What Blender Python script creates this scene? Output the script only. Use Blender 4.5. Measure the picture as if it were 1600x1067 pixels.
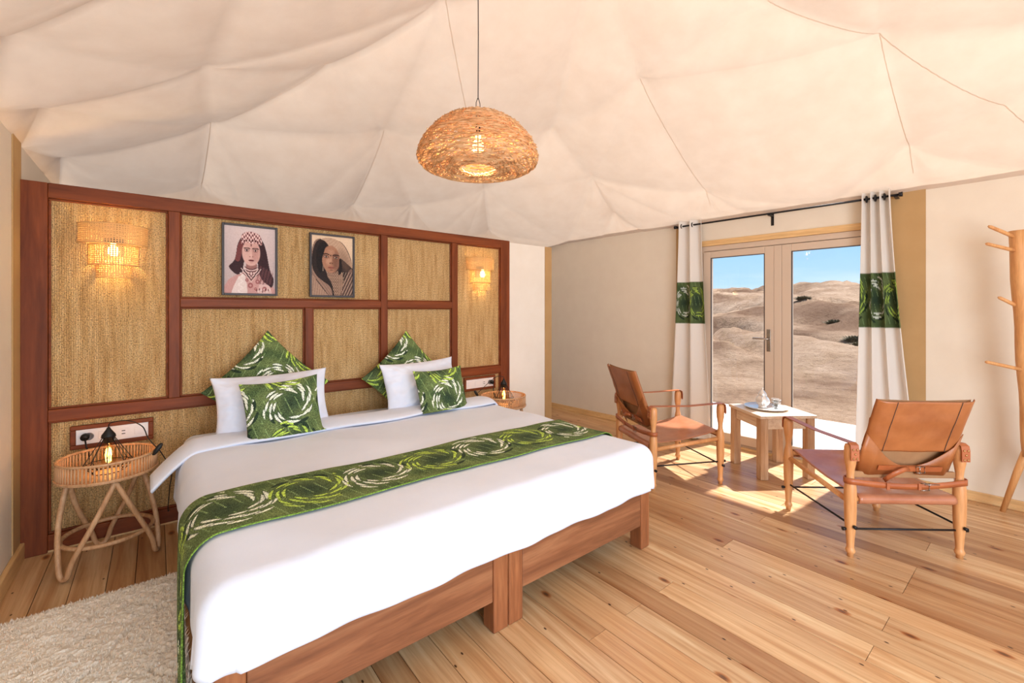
import bpy, bmesh, math, random
import numpy as np
from math import sin, cos, pi, radians, sqrt, atan2, exp
from mathutils import Vector, Matrix, noise
from mathutils.geometry import delaunay_2d_cdt

random.seed(7)
for o in list(bpy.data.objects):
    bpy.data.objects.remove(o)
sc = bpy.context.scene
COL = sc.collection

# ------------------------------------------------------------------ camera
cam = bpy.data.cameras.new('camera')
cam.sensor_fit = 'HORIZONTAL'
cam.sensor_width = 36.0
cam.lens = 688.5 / 1600 * 36
cam.shift_y = -48.5 / 1600
cam.clip_start = 0.05
cam.clip_end = 500
camo = bpy.data.objects.new('camera', cam)
COL.objects.link(camo)
camo.location = (0, 0, 1.3)
camo.rotation_euler = (pi / 2, 0, -math.atan2(.6278, .7787))
sc.camera = camo

# ------------------------------------------------------------------ world, sun, lights, exposure
def lin(c):
    return tuple(((v / 255) / 12.92 if v / 255 <= .04045 else ((v / 255 + .055) / 1.055) ** 2.4) for v in c)

w = bpy.data.worlds.new('sky')
sc.world = w
w.use_nodes = True
nt = w.node_tree
nt.nodes.clear()
tc = nt.nodes.new('ShaderNodeTexCoord')
sep = nt.nodes.new('ShaderNodeSeparateXYZ')
nt.links.new(tc.outputs['Generated'], sep.inputs[0])
rmp = nt.nodes.new('ShaderNodeValToRGB')
rmp.color_ramp.elements[0].position = 0.0
rmp.color_ramp.elements[0].color = (*lin((196, 222, 240)), 1)
rmp.color_ramp.elements[1].position = 0.6
rmp.color_ramp.elements[1].color = (*lin((110, 160, 220)), 1)
e = rmp.color_ramp.elements.new(0.13)
e.color = (*lin((158, 203, 238)), 1)
nt.links.new(sep.outputs['Z'], rmp.inputs[0])
mp = nt.nodes.new('ShaderNodeMapping')
mp.inputs['Scale'].default_value = (1.2, 1.2, 7)
nt.links.new(tc.outputs['Generated'], mp.inputs[0])
nz = nt.nodes.new('ShaderNodeTexNoise')
nz.inputs['Scale'].default_value = 2.2
nz.inputs['Detail'].default_value = 5
nt.links.new(mp.outputs[0], nz.inputs[0])
r2 = nt.nodes.new('ShaderNodeValToRGB')
r2.color_ramp.elements[0].position = .48
r2.color_ramp.elements[0].color = (0, 0, 0, 1)
r2.color_ramp.elements[1].position = .75
r2.color_ramp.elements[1].color = (.55, .55, .55, 1)
nt.links.new(nz.outputs[0], r2.inputs[0])
mx = nt.nodes.new('ShaderNodeMixRGB')
mx.inputs[2].default_value = (.92, .95, 1, 1)
nt.links.new(r2.outputs[0], mx.inputs[0])
nt.links.new(rmp.outputs[0], mx.inputs[1])
bg = nt.nodes.new('ShaderNodeBackground')
bg.inputs[1].default_value = .82
nt.links.new(mx.outputs[0], bg.inputs[0])
wo = nt.nodes.new('ShaderNodeOutputWorld')
nt.links.new(bg.outputs[0], wo.inputs[0])

def light(name, kind, loc, energy, color, target=None, rot=None, size=None, sy=None):
    l = bpy.data.lights.new(name, kind)
    l.energy = energy
    l.color = color
    if kind == 'AREA':
        l.shape = 'RECTANGLE'
        l.size = size
        l.size_y = sy or size
    elif kind == 'POINT':
        l.shadow_soft_size = size or .03
    o = bpy.data.objects.new(name, l)
    COL.objects.link(o)
    o.location = loc
    if target is not None:
        o.rotation_euler = (Vector(target) - Vector(loc)).to_track_quat('-Z', 'Y').to_euler()
    return o

SUN = light('sun', 'SUN', (20, 0, 20), 6.5, (1, .97, .92), target=(20 - .93, .10, 20 - 1.30))
SUN.data.angle = radians(1.2)
# area lights added as fill, standing in for daylight through the open front
light('front_daylight_fill', 'AREA', (.5, -2.0, 1.15), 98, (.78, .90, 1.0), target=(1.1, 3, .9), size=3.0, sy=2.0)
light('front_bounce_fill', 'AREA', (2.2, -1.2, .5), 6, (1, .97, .93), target=(1.6, 1.6, 3.2), size=2.6, sy=1.2)  # added low fill, out of view, aimed up at the canvas

sc.view_settings.view_transform = 'Standard'
sc.view_settings.look = 'None'
sc.view_settings.gamma = 1
sc.view_settings.use_curve_mapping = False
sc.view_settings.exposure = 0.68

# ------------------------------------------------------------------ helpers
class MB:
    def __init__(s, M=None):
        s.v = []; s.f = []; s.sm = []; s.M = M
    def add(s, vs, fs, smooth=False, M=None):
        b = len(s.v)
        for p in vs:
            p = Vector(p)
            if M is not None: p = M @ p
            s.v.append(p)
        for f in fs:
            s.f.append([i + b for i in f]); s.sm.append(smooth)
        return s
    def box(s, x0, x1, y0, y1, z0, z1, M=None):
        vs = [(x, y, z) for z in (z0, z1) for (x, y) in ((x0, y0), (x1, y0), (x1, y1), (x0, y1))]
        return s.add(vs, [(3, 2, 1, 0), (4, 5, 6, 7), (0, 1, 5, 4), (1, 2, 6, 5), (2, 3, 7, 6), (3, 0, 4, 7)], M=M)
    def bar(s, p0, p1, w, h, up=(0, 0, 1)):
        p0 = Vector(p0); p1 = Vector(p1); d = (p1 - p0); L = d.length; d.normalize()
        up = Vector(up); r = d.cross(up).normalized(); u = r.cross(d).normalized()
        M = Matrix((( d.x, r.x, u.x, p0.x), (d.y, r.y, u.y, p0.y), (d.z, r.z, u.z, p0.z), (0, 0, 0, 1)))
        return s.box(0, L, -w / 2, w / 2, -h / 2, h / 2, M=M)
    def tube(s, pts, r, seg=8, closed=False, cap=True):
        pts = [Vector(p) for p in pts]; n = len(pts)
        rs = r if isinstance(r, (list, tuple)) else [r] * n
        vs = []; fs = []
        up = None
        for i, p in enumerate(pts):
            a = pts[(i - 1) % n] if (i > 0 or closed) else p
            b = pts[(i + 1) % n] if (i < n - 1 or closed) else p
            t = (b - a)
            if t.length < 1e-9: t = Vector((0, 0, 1))
            t.normalize()
            if up is None:
                up = Vector((0, 0, 1)) if abs(t.z) < .9 else Vector((1, 0, 0))
            up = (up - t * up.dot(t))
            if up.length < 1e-6: up = Vector((1, 0, 0)) - t * t.x
            up.normalize()
            q = t.cross(up)
            for k in range(seg):
                an = 2 * pi * k / seg
                vs.append(p + (up * cos(an) + q * sin(an)) * rs[i])
        m = n if closed else n - 1
        for i in range(m):
            for k in range(seg):
                a = i * seg + k; b = i * seg + (k + 1) % seg
                c = ((i + 1) % n) * seg + (k + 1) % seg; d = ((i + 1) % n) * seg + k
                fs.append((a, b, c, d))
        if cap and not closed:
            fs.append(tuple(range(seg))[::-1]); fs.append(tuple((n - 1) * seg + k for k in range(seg)))
        return s.add(vs, fs, smooth=seg > 5)
    def lathe(s, prof, seg=20, M=None, smooth=True):
        vs = []; fs = []; n = len(prof)
        for (r, z) in prof:
            for k in range(seg):
                a = 2 * pi * k / seg
                vs.append((r * cos(a), r * sin(a), z))
        for i in range(n - 1):
            for k in range(seg):
                fs.append((i * seg + k, i * seg + (k + 1) % seg, (i + 1) * seg + (k + 1) % seg, (i + 1) * seg + k))
        if prof[0][0] > 1e-4: fs.append(tuple(range(seg))[::-1])
        if prof[-1][0] > 1e-4: fs.append(tuple((n - 1) * seg + k for k in range(seg)))
        return s.add(vs, fs, smooth=smooth, M=M)
    def grid(s, fn, nu, nv, smooth=True):
        vs = [fn(i / nu, j / nv) for j in range(nv + 1) for i in range(nu + 1)]
        fs = [(j * (nu + 1) + i, j * (nu + 1) + i + 1, (j + 1) * (nu + 1) + i + 1, (j + 1) * (nu + 1) + i) for j in range(nv) for i in range(nu)]
        return s.add(vs, fs, smooth=smooth)
    def build(s, name, mat, parent=None, bevel=0, loc=None, rotz=0, sub=0, solid=0, offset=0):
        me = bpy.data.meshes.new(name)
        me.from_pydata([tuple(p) for p in s.v], [], s.f)
        me.polygons.foreach_set('use_smooth', s.sm)
        me.update()
        if mat: me.materials.append(mat)
        o = bpy.data.objects.new(name, me)
        COL.objects.link(o)
        if parent: o.parent = parent
        if loc is not None: o.location = loc
        if rotz: o.rotation_euler = (0, 0, rotz)
        if solid:
            m = o.modifiers.new('solid', 'SOLIDIFY'); m.thickness = solid; m.offset = offset
        if bevel:
            m = o.modifiers.new('bevel', 'BEVEL'); m.width = bevel; m.segments = 2; m.limit_method = 'ANGLE'; m.angle_limit = radians(40)
        if sub:
            m = o.modifiers.new('sub', 'SUBSURF'); m.levels = sub; m.render_levels = sub
        return o

def setcol(o, arr):
    me = o.data
    at = me.color_attributes.new('print', 'FLOAT_COLOR', 'POINT')
    a = np.ones((len(me.vertices), 4), dtype=np.float32)
    a[:, :3] = arr
    at.data.foreach_set('color', a.ravel())

def thing(name, label, cat, loc=(0, 0, 0), rotz=0, group=None):
    o = bpy.data.objects.new(name, None)
    o.empty_display_size = .05
    COL.objects.link(o)
    o.location = loc; o.rotation_euler = (0, 0, rotz)
    return tag(o, label, cat, group)
def tag(o, label, cat, group=None):
    o['label'] = label; o['category'] = cat
    if group: o['group'] = group
    return o
def st(o):
    o['kind'] = 'structure'; return o
def copy_tree(o, parent=None):
    c = o.copy(); COL.objects.link(c); c.parent = parent
    for ch in list(o.children): copy_tree(ch, c)
    return c

# ---- materials
def newmat(name):
    m = bpy.data.materials.new(name); m.use_nodes = True
    n = m.node_tree; b = n.nodes['Principled BSDF']
    return m, n, b
def L(n, a, b): n.links.new(a, b)
def mapping(n, scale=(1, 1, 1), coord='Object', rot=(0, 0, 0)):
    t = n.nodes.new('ShaderNodeTexCoord'); m = n.nodes.new('ShaderNodeMapping')
    m.inputs['Scale'].default_value = scale; m.inputs['Rotation'].default_value = rot
    L(n, t.outputs[coord], m.inputs[0]); return m
def noisen(n, vec, scale, detail=4, rough=.55, dist=0):
    t = n.nodes.new('ShaderNodeTexNoise'); t.inputs['Scale'].default_value = scale
    t.inputs['Detail'].default_value = detail; t.inputs['Roughness'].default_value = rough
    t.inputs['Distortion'].default_value = dist
    L(n, vec, t.inputs['Vector']); return t
def ramp(n, fac, stops):
    r = n.nodes.new('ShaderNodeValToRGB'); el = r.color_ramp.elements
    while len(el) > 1: el.remove(el[-1])
    el[0].position = stops[0][0]; el[0].color = (*stops[0][1], 1)
    for p, c in stops[1:]:
        q = el.new(p); q.color = (*c, 1)
    L(n, fac, r.inputs[0]); return r
def mixc(n, fac, a, b, mode='MIX'):
    m = n.nodes.new('ShaderNodeMixRGB'); m.blend_type = mode
    for i, s in ((0, fac), (1, a), (2, b)):
        if isinstance(s, (int, float)): m.inputs[i].default_value = s
        elif isinstance(s, tuple): m.inputs[i].default_value = (*s, 1)
        else: L(n, s, m.inputs[i])
    return m
def bump(n, b, h, strength=.3, dist=.01):
    m = n.nodes.new('ShaderNodeBump'); m.inputs['Strength'].default_value = strength
    m.inputs['Distance'].default_value = dist
    L(n, h, m.inputs['Height']); L(n, m.outputs[0], b.inputs['Normal']); return m
def mathn(n, op, a, b=None):
    m = n.nodes.new('ShaderNodeMath'); m.operation = op
    for i, s in ((0, a), (1, b)):
        if s is None: continue
        if isinstance(s, (int, float)): m.inputs[i].default_value = s
        else: L(n, s, m.inputs[i])
    return m.outputs[0]

def plain(name, c, rough=.5, metal=0, spec=.5):
    m, n, b = newmat(name)
    b.inputs['Base Color'].default_value = (*lin(c), 1)
    b.inputs['Roughness'].default_value = rough; b.inputs['Metallic'].default_value = metal
    b.inputs['Specular IOR Level'].default_value = spec
    return m

def wood(name, dark, mid, light_, axis='x', scale=1.0, rough=.42):
    m, n, b = newmat(name)
    s = {'x': (1.2, 14, 14), 'y': (14, 1.2, 14), 'z': (14, 14, 1.2)}[axis]
    mpn = mapping(n, tuple(v * scale for v in s))
    a = noisen(n, mpn.outputs[0], 1.3, 5, .6, .7)
    f = noisen(n, mpn.outputs[0], 9, 3, .6)
    r = ramp(n, a.outputs[0], [(.25, lin(dark)), (.5, lin(mid)), (.75, lin(light_))])
    r3 = ramp(n, f.outputs[0], [(.35, (.82, .8, .78)), (.6, (1, 1, 1))])
    c = mixc(n, .7, r.outputs[0], r3.outputs[0], 'MULTIPLY')
    L(n, c.outputs[0], b.inputs['Base Color'])
    b.inputs['Roughness'].default_value = rough
    bump(n, b, f.outputs[0], .12, .002)
    return m

M_bedwood = wood('reddish_bed_wood', (104, 62, 40), (142, 90, 60), (172, 120, 84), 'x', 1.0, .33)
M_bedwood_z = wood('reddish_bed_wood_upright', (112, 64, 38), (148, 90, 56), (178, 118, 76), 'z', 1.0, .33)
M_bedwood_y = wood('reddish_bed_wood_lengthwise', (104, 62, 40), (142, 90, 60), (172, 120, 84), 'y', 1.0, .35)
M_hb_x = wood('mahogany_frame_across', (92, 44, 20), (124, 61, 29), (146, 77, 38), 'x', .8, .5)
M_hb_z = wood('mahogany_frame_upright', (90, 43, 20), (122, 60, 29), (144, 75, 38), 'z', .8, .5)
M_chairwood = wood('beech_wood', (200, 132, 78), (222, 160, 104), (234, 180, 124), 'z', .8, .4)
M_table = wood('worn_table_wood', (168, 124, 92), (200, 160, 124), (226, 198, 168), 'z', 1.2, .45)
M_tabletop = wood('worn_table_top_wood', (212, 180, 150), (232, 208, 182), (244, 228, 208), 'x', 1.2, .35)
M_pale = wood('pale_pine', (206, 160, 104), (228, 186, 130), (240, 204, 150), 'y', .7, .45)
M_palex = wood('pale_pine_lintel', (206, 160, 104), (228, 186, 130), (240, 204, 150), 'x', .7, .45)
M_trunk = wood('peeled_trunk', (196, 130, 76), (218, 158, 100), (232, 180, 124), 'z', 1.4, .5)
M_rattan = wood('rattan', (176, 126, 84), (206, 160, 118), (222, 182, 142), 'z', 2.5, .5)
M_black = plain('black_metal', (28, 26, 26), .45, .3)
M_rodblack = plain('black_iron_rod', (36, 34, 36), .4, .5)
M_brass = plain('brass_stud', (190, 150, 100), .3, 1)
M_buckle = plain('steel_buckle', (170, 165, 160), .25, 1)
M_silver = plain('polished_silver', (240, 238, 236), .38, .75)
M_pvc = plain('beige_door_frame', (206, 184, 164), .45)
M_gasket = plain('dark_gasket', (70, 60, 58), .6)
M_plastic = plain('white_plastic', (228, 224, 226), .35)
M_plasticg = plain('grey_socket_detail', (120, 118, 122), .4)
M_terr = plain('whitewashed_terrace', (232, 226, 216), .8)
M_underframe = plain('dark_bed_slats', (60, 35, 22), .7)

for _m in (M_hb_x, M_hb_z): _m.node_tree.nodes['Principled BSDF'].inputs['Specular IOR Level'].default_value = .25

def fabric_mat(name, c, c2=None, weave=900, rough=.85, trans=0, bumps=.08):
    m, n, b = newmat(name)
    mpn = mapping(n)
    a = noisen(n, mpn.outputs[0], 6, 4)
    r = ramp(n, a.outputs[0], [(.3, lin(c2 or c)), (.7, lin(c))])
    L(n, r.outputs[0], b.inputs['Base Color'])
    b.inputs['Roughness'].default_value = rough
    b.inputs['Specular IOR Level'].default_value = .2
    a2 = noisen(n, mpn.outputs[0], 26, 5)
    bump(n, b, a2.outputs[0], bumps, .01)
    if trans:
        tr = n.nodes.new('ShaderNodeBsdfTranslucent'); L(n, r.outputs[0], tr.inputs[0])
        ms = n.nodes.new('ShaderNodeMixShader'); ms.inputs[0].default_value = trans
        out = n.nodes['Material Output']
        L(n, b.outputs[0], ms.inputs[1]); L(n, tr.outputs[0], ms.inputs[2]); L(n, ms.outputs[0], out.inputs[0])
    return m
M_sheet = fabric_mat('white_bed_linen', (226, 234, 252), (222, 231, 250), bumps=.10)
M_pillow = fabric_mat('white_pillow_cotton', (228, 233, 250), (224, 230, 247), bumps=.12)
M_canvas = fabric_mat('cream_tent_canvas', (229, 209, 189), (223, 201, 180), trans=.16, bumps=.12)
M_wall = fabric_mat('cream_canvas_wall', (233, 221, 204), (229, 216, 199), bumps=.06)
M_partition = fabric_mat('white_canvas_partition', (242, 234, 224), (238, 229, 218), bumps=.05)
M_ochre = fabric_mat('ochre_canvas_band', (190, 154, 108), (184, 148, 102), bumps=.05)
M_valance = fabric_mat('cream_valance', (238, 226, 214), (232, 220, 208), bumps=.1)

def leather(name, c1, c2, rough=.38):
    m, n, b = newmat(name); mpn = mapping(n)
    a = noisen(n, mpn.outputs[0], 7, 5, .6)
    r = ramp(n, a.outputs[0], [(.3, lin(c1)), (.7, lin(c2))])
    L(n, r.outputs[0], b.inputs['Base Color']); b.inputs['Roughness'].default_value = rough
    f = noisen(n, mpn.outputs[0], 320, 2); bump(n, b, f.outputs[0], .1, .001)
    return m
M_leather = leather('tan_leather', (150, 86, 44), (176, 108, 60))
M_leather2 = leather('saddle_leather_strap', (156, 82, 44), (182, 104, 60))
M_suede = leather('rough_leather_underside', (150, 108, 72), (172, 128, 88), .8)
M_seat = leather('tan_leather_seat', (168, 104, 74), (190, 126, 94), .22)

def printed(name, speck=True, rough=.85):
    m, n, b = newmat(name)
    at = n.nodes.new('ShaderNodeAttribute'); at.attribute_name = 'print'
    col = at.outputs['Color']
    if speck:
        mpn = mapping(n)
        a = noisen(n, mpn.outputs[0], 210, 3, .7)
        r = ramp(n, a.outputs[0], [(.38, (.25, .28, .24)), (.5, (1, 1, 1)), (.62, (2.1, 2.1, 1.8))])
        c = mixc(n, .75, col, r.outputs[0], 'MULTIPLY'); col = c.outputs[0]
    L(n, col, b.inputs['Base Color']); b.inputs['Roughness'].default_value = rough
    b.inputs['Specular IOR Level'].default_value = .2
    return m
M_print = printed('green_leaf_print_cotton')
M_photo = printed('photographic_print', False, .55)
M_curtain = printed('white_curtain_with_green_band', False, .85)
def _cv():
    n = M_curtain.node_tree; b = n.nodes['Principled BSDF']
    at = [q for q in n.nodes if q.type == 'ATTRIBUTE'][0]
    tr = n.nodes.new('ShaderNodeBsdfTranslucent'); L(n, at.outputs['Color'], tr.inputs[0])
    ms = n.nodes.new('ShaderNodeMixShader'); ms.inputs[0].default_value = .25
    L(n, b.outputs[0], ms.inputs[1]); L(n, tr.outputs[0], ms.inputs[2]); L(n, ms.outputs[0], n.nodes['Material Output'].inputs[0])
_cv()

def seagrass():
    m, n, b = newmat('woven_seagrass')
    tcn = n.nodes.new('ShaderNodeTexCoord')
    def mpp(s):
        q = n.nodes.new('ShaderNodeMapping'); q.inputs['Scale'].default_value = s
        L(n, tcn.outputs['Object'], q.inputs[0]); return q.outputs[0]
    strk = noisen(n, mpp((34, 1, 3.2)), 1.0, 5, .65)
    cell = noisen(n, mpp((170, 1, 120)), 1.0, 2, .6)
    wz = n.nodes.new('ShaderNodeTexWave'); wz.bands_direction = 'Z'; wz.inputs['Scale'].default_value = 42
    wz.inputs['Distortion'].default_value = 2.2; wz.inputs['Detail Scale'].default_value = 3
    L(n, mpp((1, 1, 1)), wz.inputs[0])
    wx = n.nodes.new('ShaderNodeTexWave'); wx.bands_direction = 'X'; wx.inputs['Scale'].default_value = 34
    wx.inputs['Distortion'].default_value = 3; wx.inputs['Detail Scale'].default_value = 4
    L(n, mpp((1, 1, 1)), wx.inputs[0])
    r1 = ramp(n, strk.outputs[0], [(.28, lin((184, 140, 84))), (.45, lin((214, 174, 118))), (.7, lin((236, 204, 152)))])
    r2_ = ramp(n, cell.outputs[0], [(.34, (.36, .28, .20)), (.47, (.95, .95, .95)), (.68, (1.35, 1.32, 1.2))])
    c = mixc(n, .8, r1.outputs[0], r2_.outputs[0], 'MULTIPLY')
    wz2 = ramp(n, wz.outputs[0], [(.05, (.5, .42, .34)), (.4, (1, 1, 1))])
    c2 = mixc(n, .7, c.outputs[0], wz2.outputs[0], 'MULTIPLY')
    L(n, c2.outputs[0], b.inputs['Base Color'])
    b.inputs['Roughness'].default_value = .7
    h = mathn(n, 'ADD', mathn(n, 'MULTIPLY', wz.outputs[0], wx.outputs[0]), cell.outputs[0])
    bump(n, b, h, .8, .006)
    return m
M_grass = seagrass()

def plankmat():
    m, n, b = newmat('pine_floor_plank')
    oi = n.nodes.new('ShaderNodeObjectInfo')
    geo = n.nodes.new('ShaderNodeNewGeometry')
    off = n.nodes.new('ShaderNodeVectorMath'); off.operation = 'SCALE'
    cmb = n.nodes.new('ShaderNodeCombineXYZ')
    L(n, oi.outputs['Random'], cmb.inputs[1]); L(n, oi.outputs['Random'], cmb.inputs[2])
    L(n, cmb.outputs[0], off.inputs[0]); off.inputs['Scale'].default_value = 37
    ad = n.nodes.new('ShaderNodeVectorMath'); ad.operation = 'ADD'
    L(n, geo.outputs['Position'], ad.inputs[0]); L(n, off.outputs[0], ad.inputs[1])
    def mpp(s):
        q = n.nodes.new('ShaderNodeMapping'); q.inputs['Scale'].default_value = s
        L(n, ad.outputs[0], q.inputs[0]); return q.outputs[0]
    a = noisen(n, mpp((16, .9, 3)), 1.0, 5, .6, .9)
    f = noisen(n, mpp((90, 3, 3)), 1.0, 4, .6, .3)
    base = ramp(n, a.outputs[0], [(.25, lin((172, 124, 82))), (.42, lin((202, 158, 114))), (.6, lin((220, 186, 144))), (.8, lin((234, 212, 174)))])
    tone = ramp(n, oi.outputs['Random'], [(0, (.62, .50, .42)), (.12, (.74, .62, .52)), (.3, (.88, .84, .80)), (.6, (1, 1, 1)), (.85, (1.06, 1.03, .98)), (1, (.90, .78, .68))])
    c = mixc(n, 1, base.outputs[0], tone.outputs[0], 'MULTIPLY')
    fr = ramp(n, f.outputs[0], [(.3, (.72, .62, .52)), (.55, (1, 1, 1))])
    c = mixc(n, .6, c.outputs[0], fr.outputs[0], 'MULTIPLY')
    # knots
    v = n.nodes.new('ShaderNodeTexVoronoi'); v.voronoi_dimensions = '2D'; v.inputs['Scale'].default_value = 1; v.inputs['Randomness'].default_value = 1
    L(n, mpp((3.4, 1.7, .01)), v.inputs['Vector'])
    kr = ramp(n, v.outputs['Distance'], [(.014, lin((96, 58, 40))), (.026, lin((160, 104, 68))), (.042, lin((222, 172, 122))), (.062, (1, 1, 1))])
    c = mixc(n, .85, c.outputs[0], kr.outputs[0], 'MULTIPLY')
    # nail holes
    v2 = n.nodes.new('ShaderNodeTexVoronoi'); v2.voronoi_dimensions = '2D'; v2.inputs['Scale'].default_value = 1
    L(n, mpp((6, 3, .01)), v2.inputs['Vector'])
    nr = ramp(n, v2.outputs['Distance'], [(.018, (.12, .08, .06)), (.028, (1, 1, 1))])
    c = mixc(n, 1, c.outputs[0], nr.outputs[0], 'MULTIPLY')
    L(n, c.outputs[0], b.inputs['Base Color'])
    rr = ramp(n, a.outputs[0], [(.3, (.30, .30, .30)), (.7, (.42, .42, .42))])
    L(n, rr.outputs[0], b.inputs['Roughness'])
    bump(n, b, f.outputs[0], .10, .002)
    return m
M_plank = plankmat()

def glassmat():
    m, n, b = newmat('clear_glass')
    out = n.nodes['Material Output']
    t = n.nodes.new('ShaderNodeBsdfTransparent'); t.inputs[0].default_value = (.96, .98, .99, 1)
    g = n.nodes.new('ShaderNodeBsdfGlossy'); g.inputs['Roughness'].default_value = .02
    fr = n.nodes.new('ShaderNodeLayerWeight'); fr.inputs[0].default_value = .5
    ms = n.nodes.new('ShaderNodeMixShader')
    L(n, mathn(n, 'ADD', mathn(n, 'MULTIPLY', mathn(n, 'POWER', fr.outputs['Facing'], 5), .5), .02), ms.inputs[0]); L(n, t.outputs[0], ms.inputs[1]); L(n, g.outputs[0], ms.inputs[2]); L(n, ms.outputs[0], out.inputs[0])
    return m
M_glass = glassmat()
def amber():
    m, n, b = newmat('amber_bulb_glass')
    out = n.nodes['Material Output']
    t = n.nodes.new('ShaderNodeBsdfTransparent'); t.inputs[0].default_value = (.98, .86, .66, 1)
    g = n.nodes.new('ShaderNodeBsdfGlossy'); g.inputs['Roughness'].default_value = .05
    fr = n.nodes.new('ShaderNodeLayerWeight'); fr.inputs[0].default_value = .5
    ms = n.nodes.new('ShaderNodeMixShader')
    L(n, mathn(n, 'ADD', mathn(n, 'MULTIPLY', mathn(n, 'POWER', fr.outputs['Facing'], 3), .6), .05), ms.inputs[0]); L(n, t.outputs[0], ms.inputs[1]); L(n, g.outputs[0], ms.inputs[2]); L(n, ms.outputs[0], out.inputs[0])
    return m
M_amber = amber()
def emit(name, c, s):
    m, n, b = newmat(name)
    b.inputs['Base Color'].default_value = (*lin(c), 1)
    b.inputs['Emission Color'].default_value = (*lin(c), 1); b.inputs['Emission Strength'].default_value = s
    return m
M_fil = emit('glowing_filament', (255, 170, 70), 18)
M_bulb = emit('lit_bulb', (255, 214, 130), 14)
M_bulbp = emit('lit_pendant_bulb', (255, 205, 120), 6)

def canemat(name, c, tr=.35):
    m, n, b = newmat(name)
    b.inputs['Base Color'].default_value = (*lin(c), 1); b.inputs['Roughness'].default_value = .6
    t = n.nodes.new('ShaderNodeBsdfTranslucent'); t.inputs[0].default_value = (*lin(c), 1)
    ms = n.nodes.new('ShaderNodeMixShader'); ms.inputs[0].default_value = tr
    out = n.nodes['Material Output']
    L(n, b.outputs[0], ms.inputs[1]); L(n, t.outputs[0], ms.inputs[2]); L(n, ms.outputs[0], out.inputs[0])
    return m
M_cane = canemat('cane_webbing', (232, 196, 138))
M_willow = canemat('willow_wicker', (216, 160, 100), .2)
def _wv():
    n = M_willow.node_tree; b = n.nodes['Principled BSDF']
    mpn = mapping(n, (14, 14, 170)); a = noisen(n, mpn.outputs[0], 1.2, 3, .6)
    r = ramp(n, a.outputs[0], [(.34, lin((176, 126, 80))), (.5, lin((222, 174, 122))), (.66, lin((242, 208, 164)))])
    L(n, r.outputs[0], b.inputs['Base Color'])
_wv()

def rugmat():
    m, n, b = newmat('cream_shaggy_wool')
    mpn = mapping(n)
    a = noisen(n, mpn.outputs[0], 5, 5)
    f = noisen(n, mpn.outputs[0], 130, 4, .7)
    r = ramp(n, a.outputs[0], [(.3, lin((246, 234, 218))), (.7, lin((252, 244, 232)))])
    r2_ = ramp(n, f.outputs[0], [(.3, (.84, .82, .80)), (.55, (1, 1, 1))])
    c = mixc(n, .5, r.outputs[0], r2_.outputs[0], 'MULTIPLY')
    L(n, c.outputs[0], b.inputs['Base Color']); b.inputs['Roughness'].default_value = .95
    b.inputs['Specular IOR Level'].default_value = .1
    bump(n, b, f.outputs[0], .4, .008)
    return m
M_rug = rugmat()

def desert():
    m, n, b = newmat('dry_desert_ground')
    mpn = mapping(n)
    a = noisen(n, mpn.outputs[0], .22, 6, .6)
    f = noisen(n, mpn.outputs[0], 6, 6, .75)
    g = noisen(n, mpn.outputs[0], 1.1, 5, .65)
    r = ramp(n, a.outputs[0], [(.38, lin((130, 100, 80))), (.5, lin((168, 138, 114))), (.62, lin((190, 160, 136)))])
    r2_ = ramp(n, f.outputs[0], [(.32, (.60, .52, .46)), (.5, (.95, .93, .9)), (.7, (1.12, 1.1, 1.04))])
    r3 = ramp(n, g.outputs[0], [(.35, (.78, .72, .66)), (.6, (1.03, 1.03, 1.03))])
    c = mixc(n, .7, r.outputs[0], r2_.outputs[0], 'MULTIPLY')
    c = mixc(n, .7, c.outputs[0], r3.outputs[0], 'MULTIPLY')
    L(n, c.outputs[0], b.inputs['Base Color']); b.inputs['Roughness'].default_value = .95
    b.inputs['Specular IOR Level'].default_value = .05
    bump(n, b, f.outputs[0], .9, .12)
    return m
M_desert = desert()
M_bush = plain('dry_bush', (92, 84, 58), .9)

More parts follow.
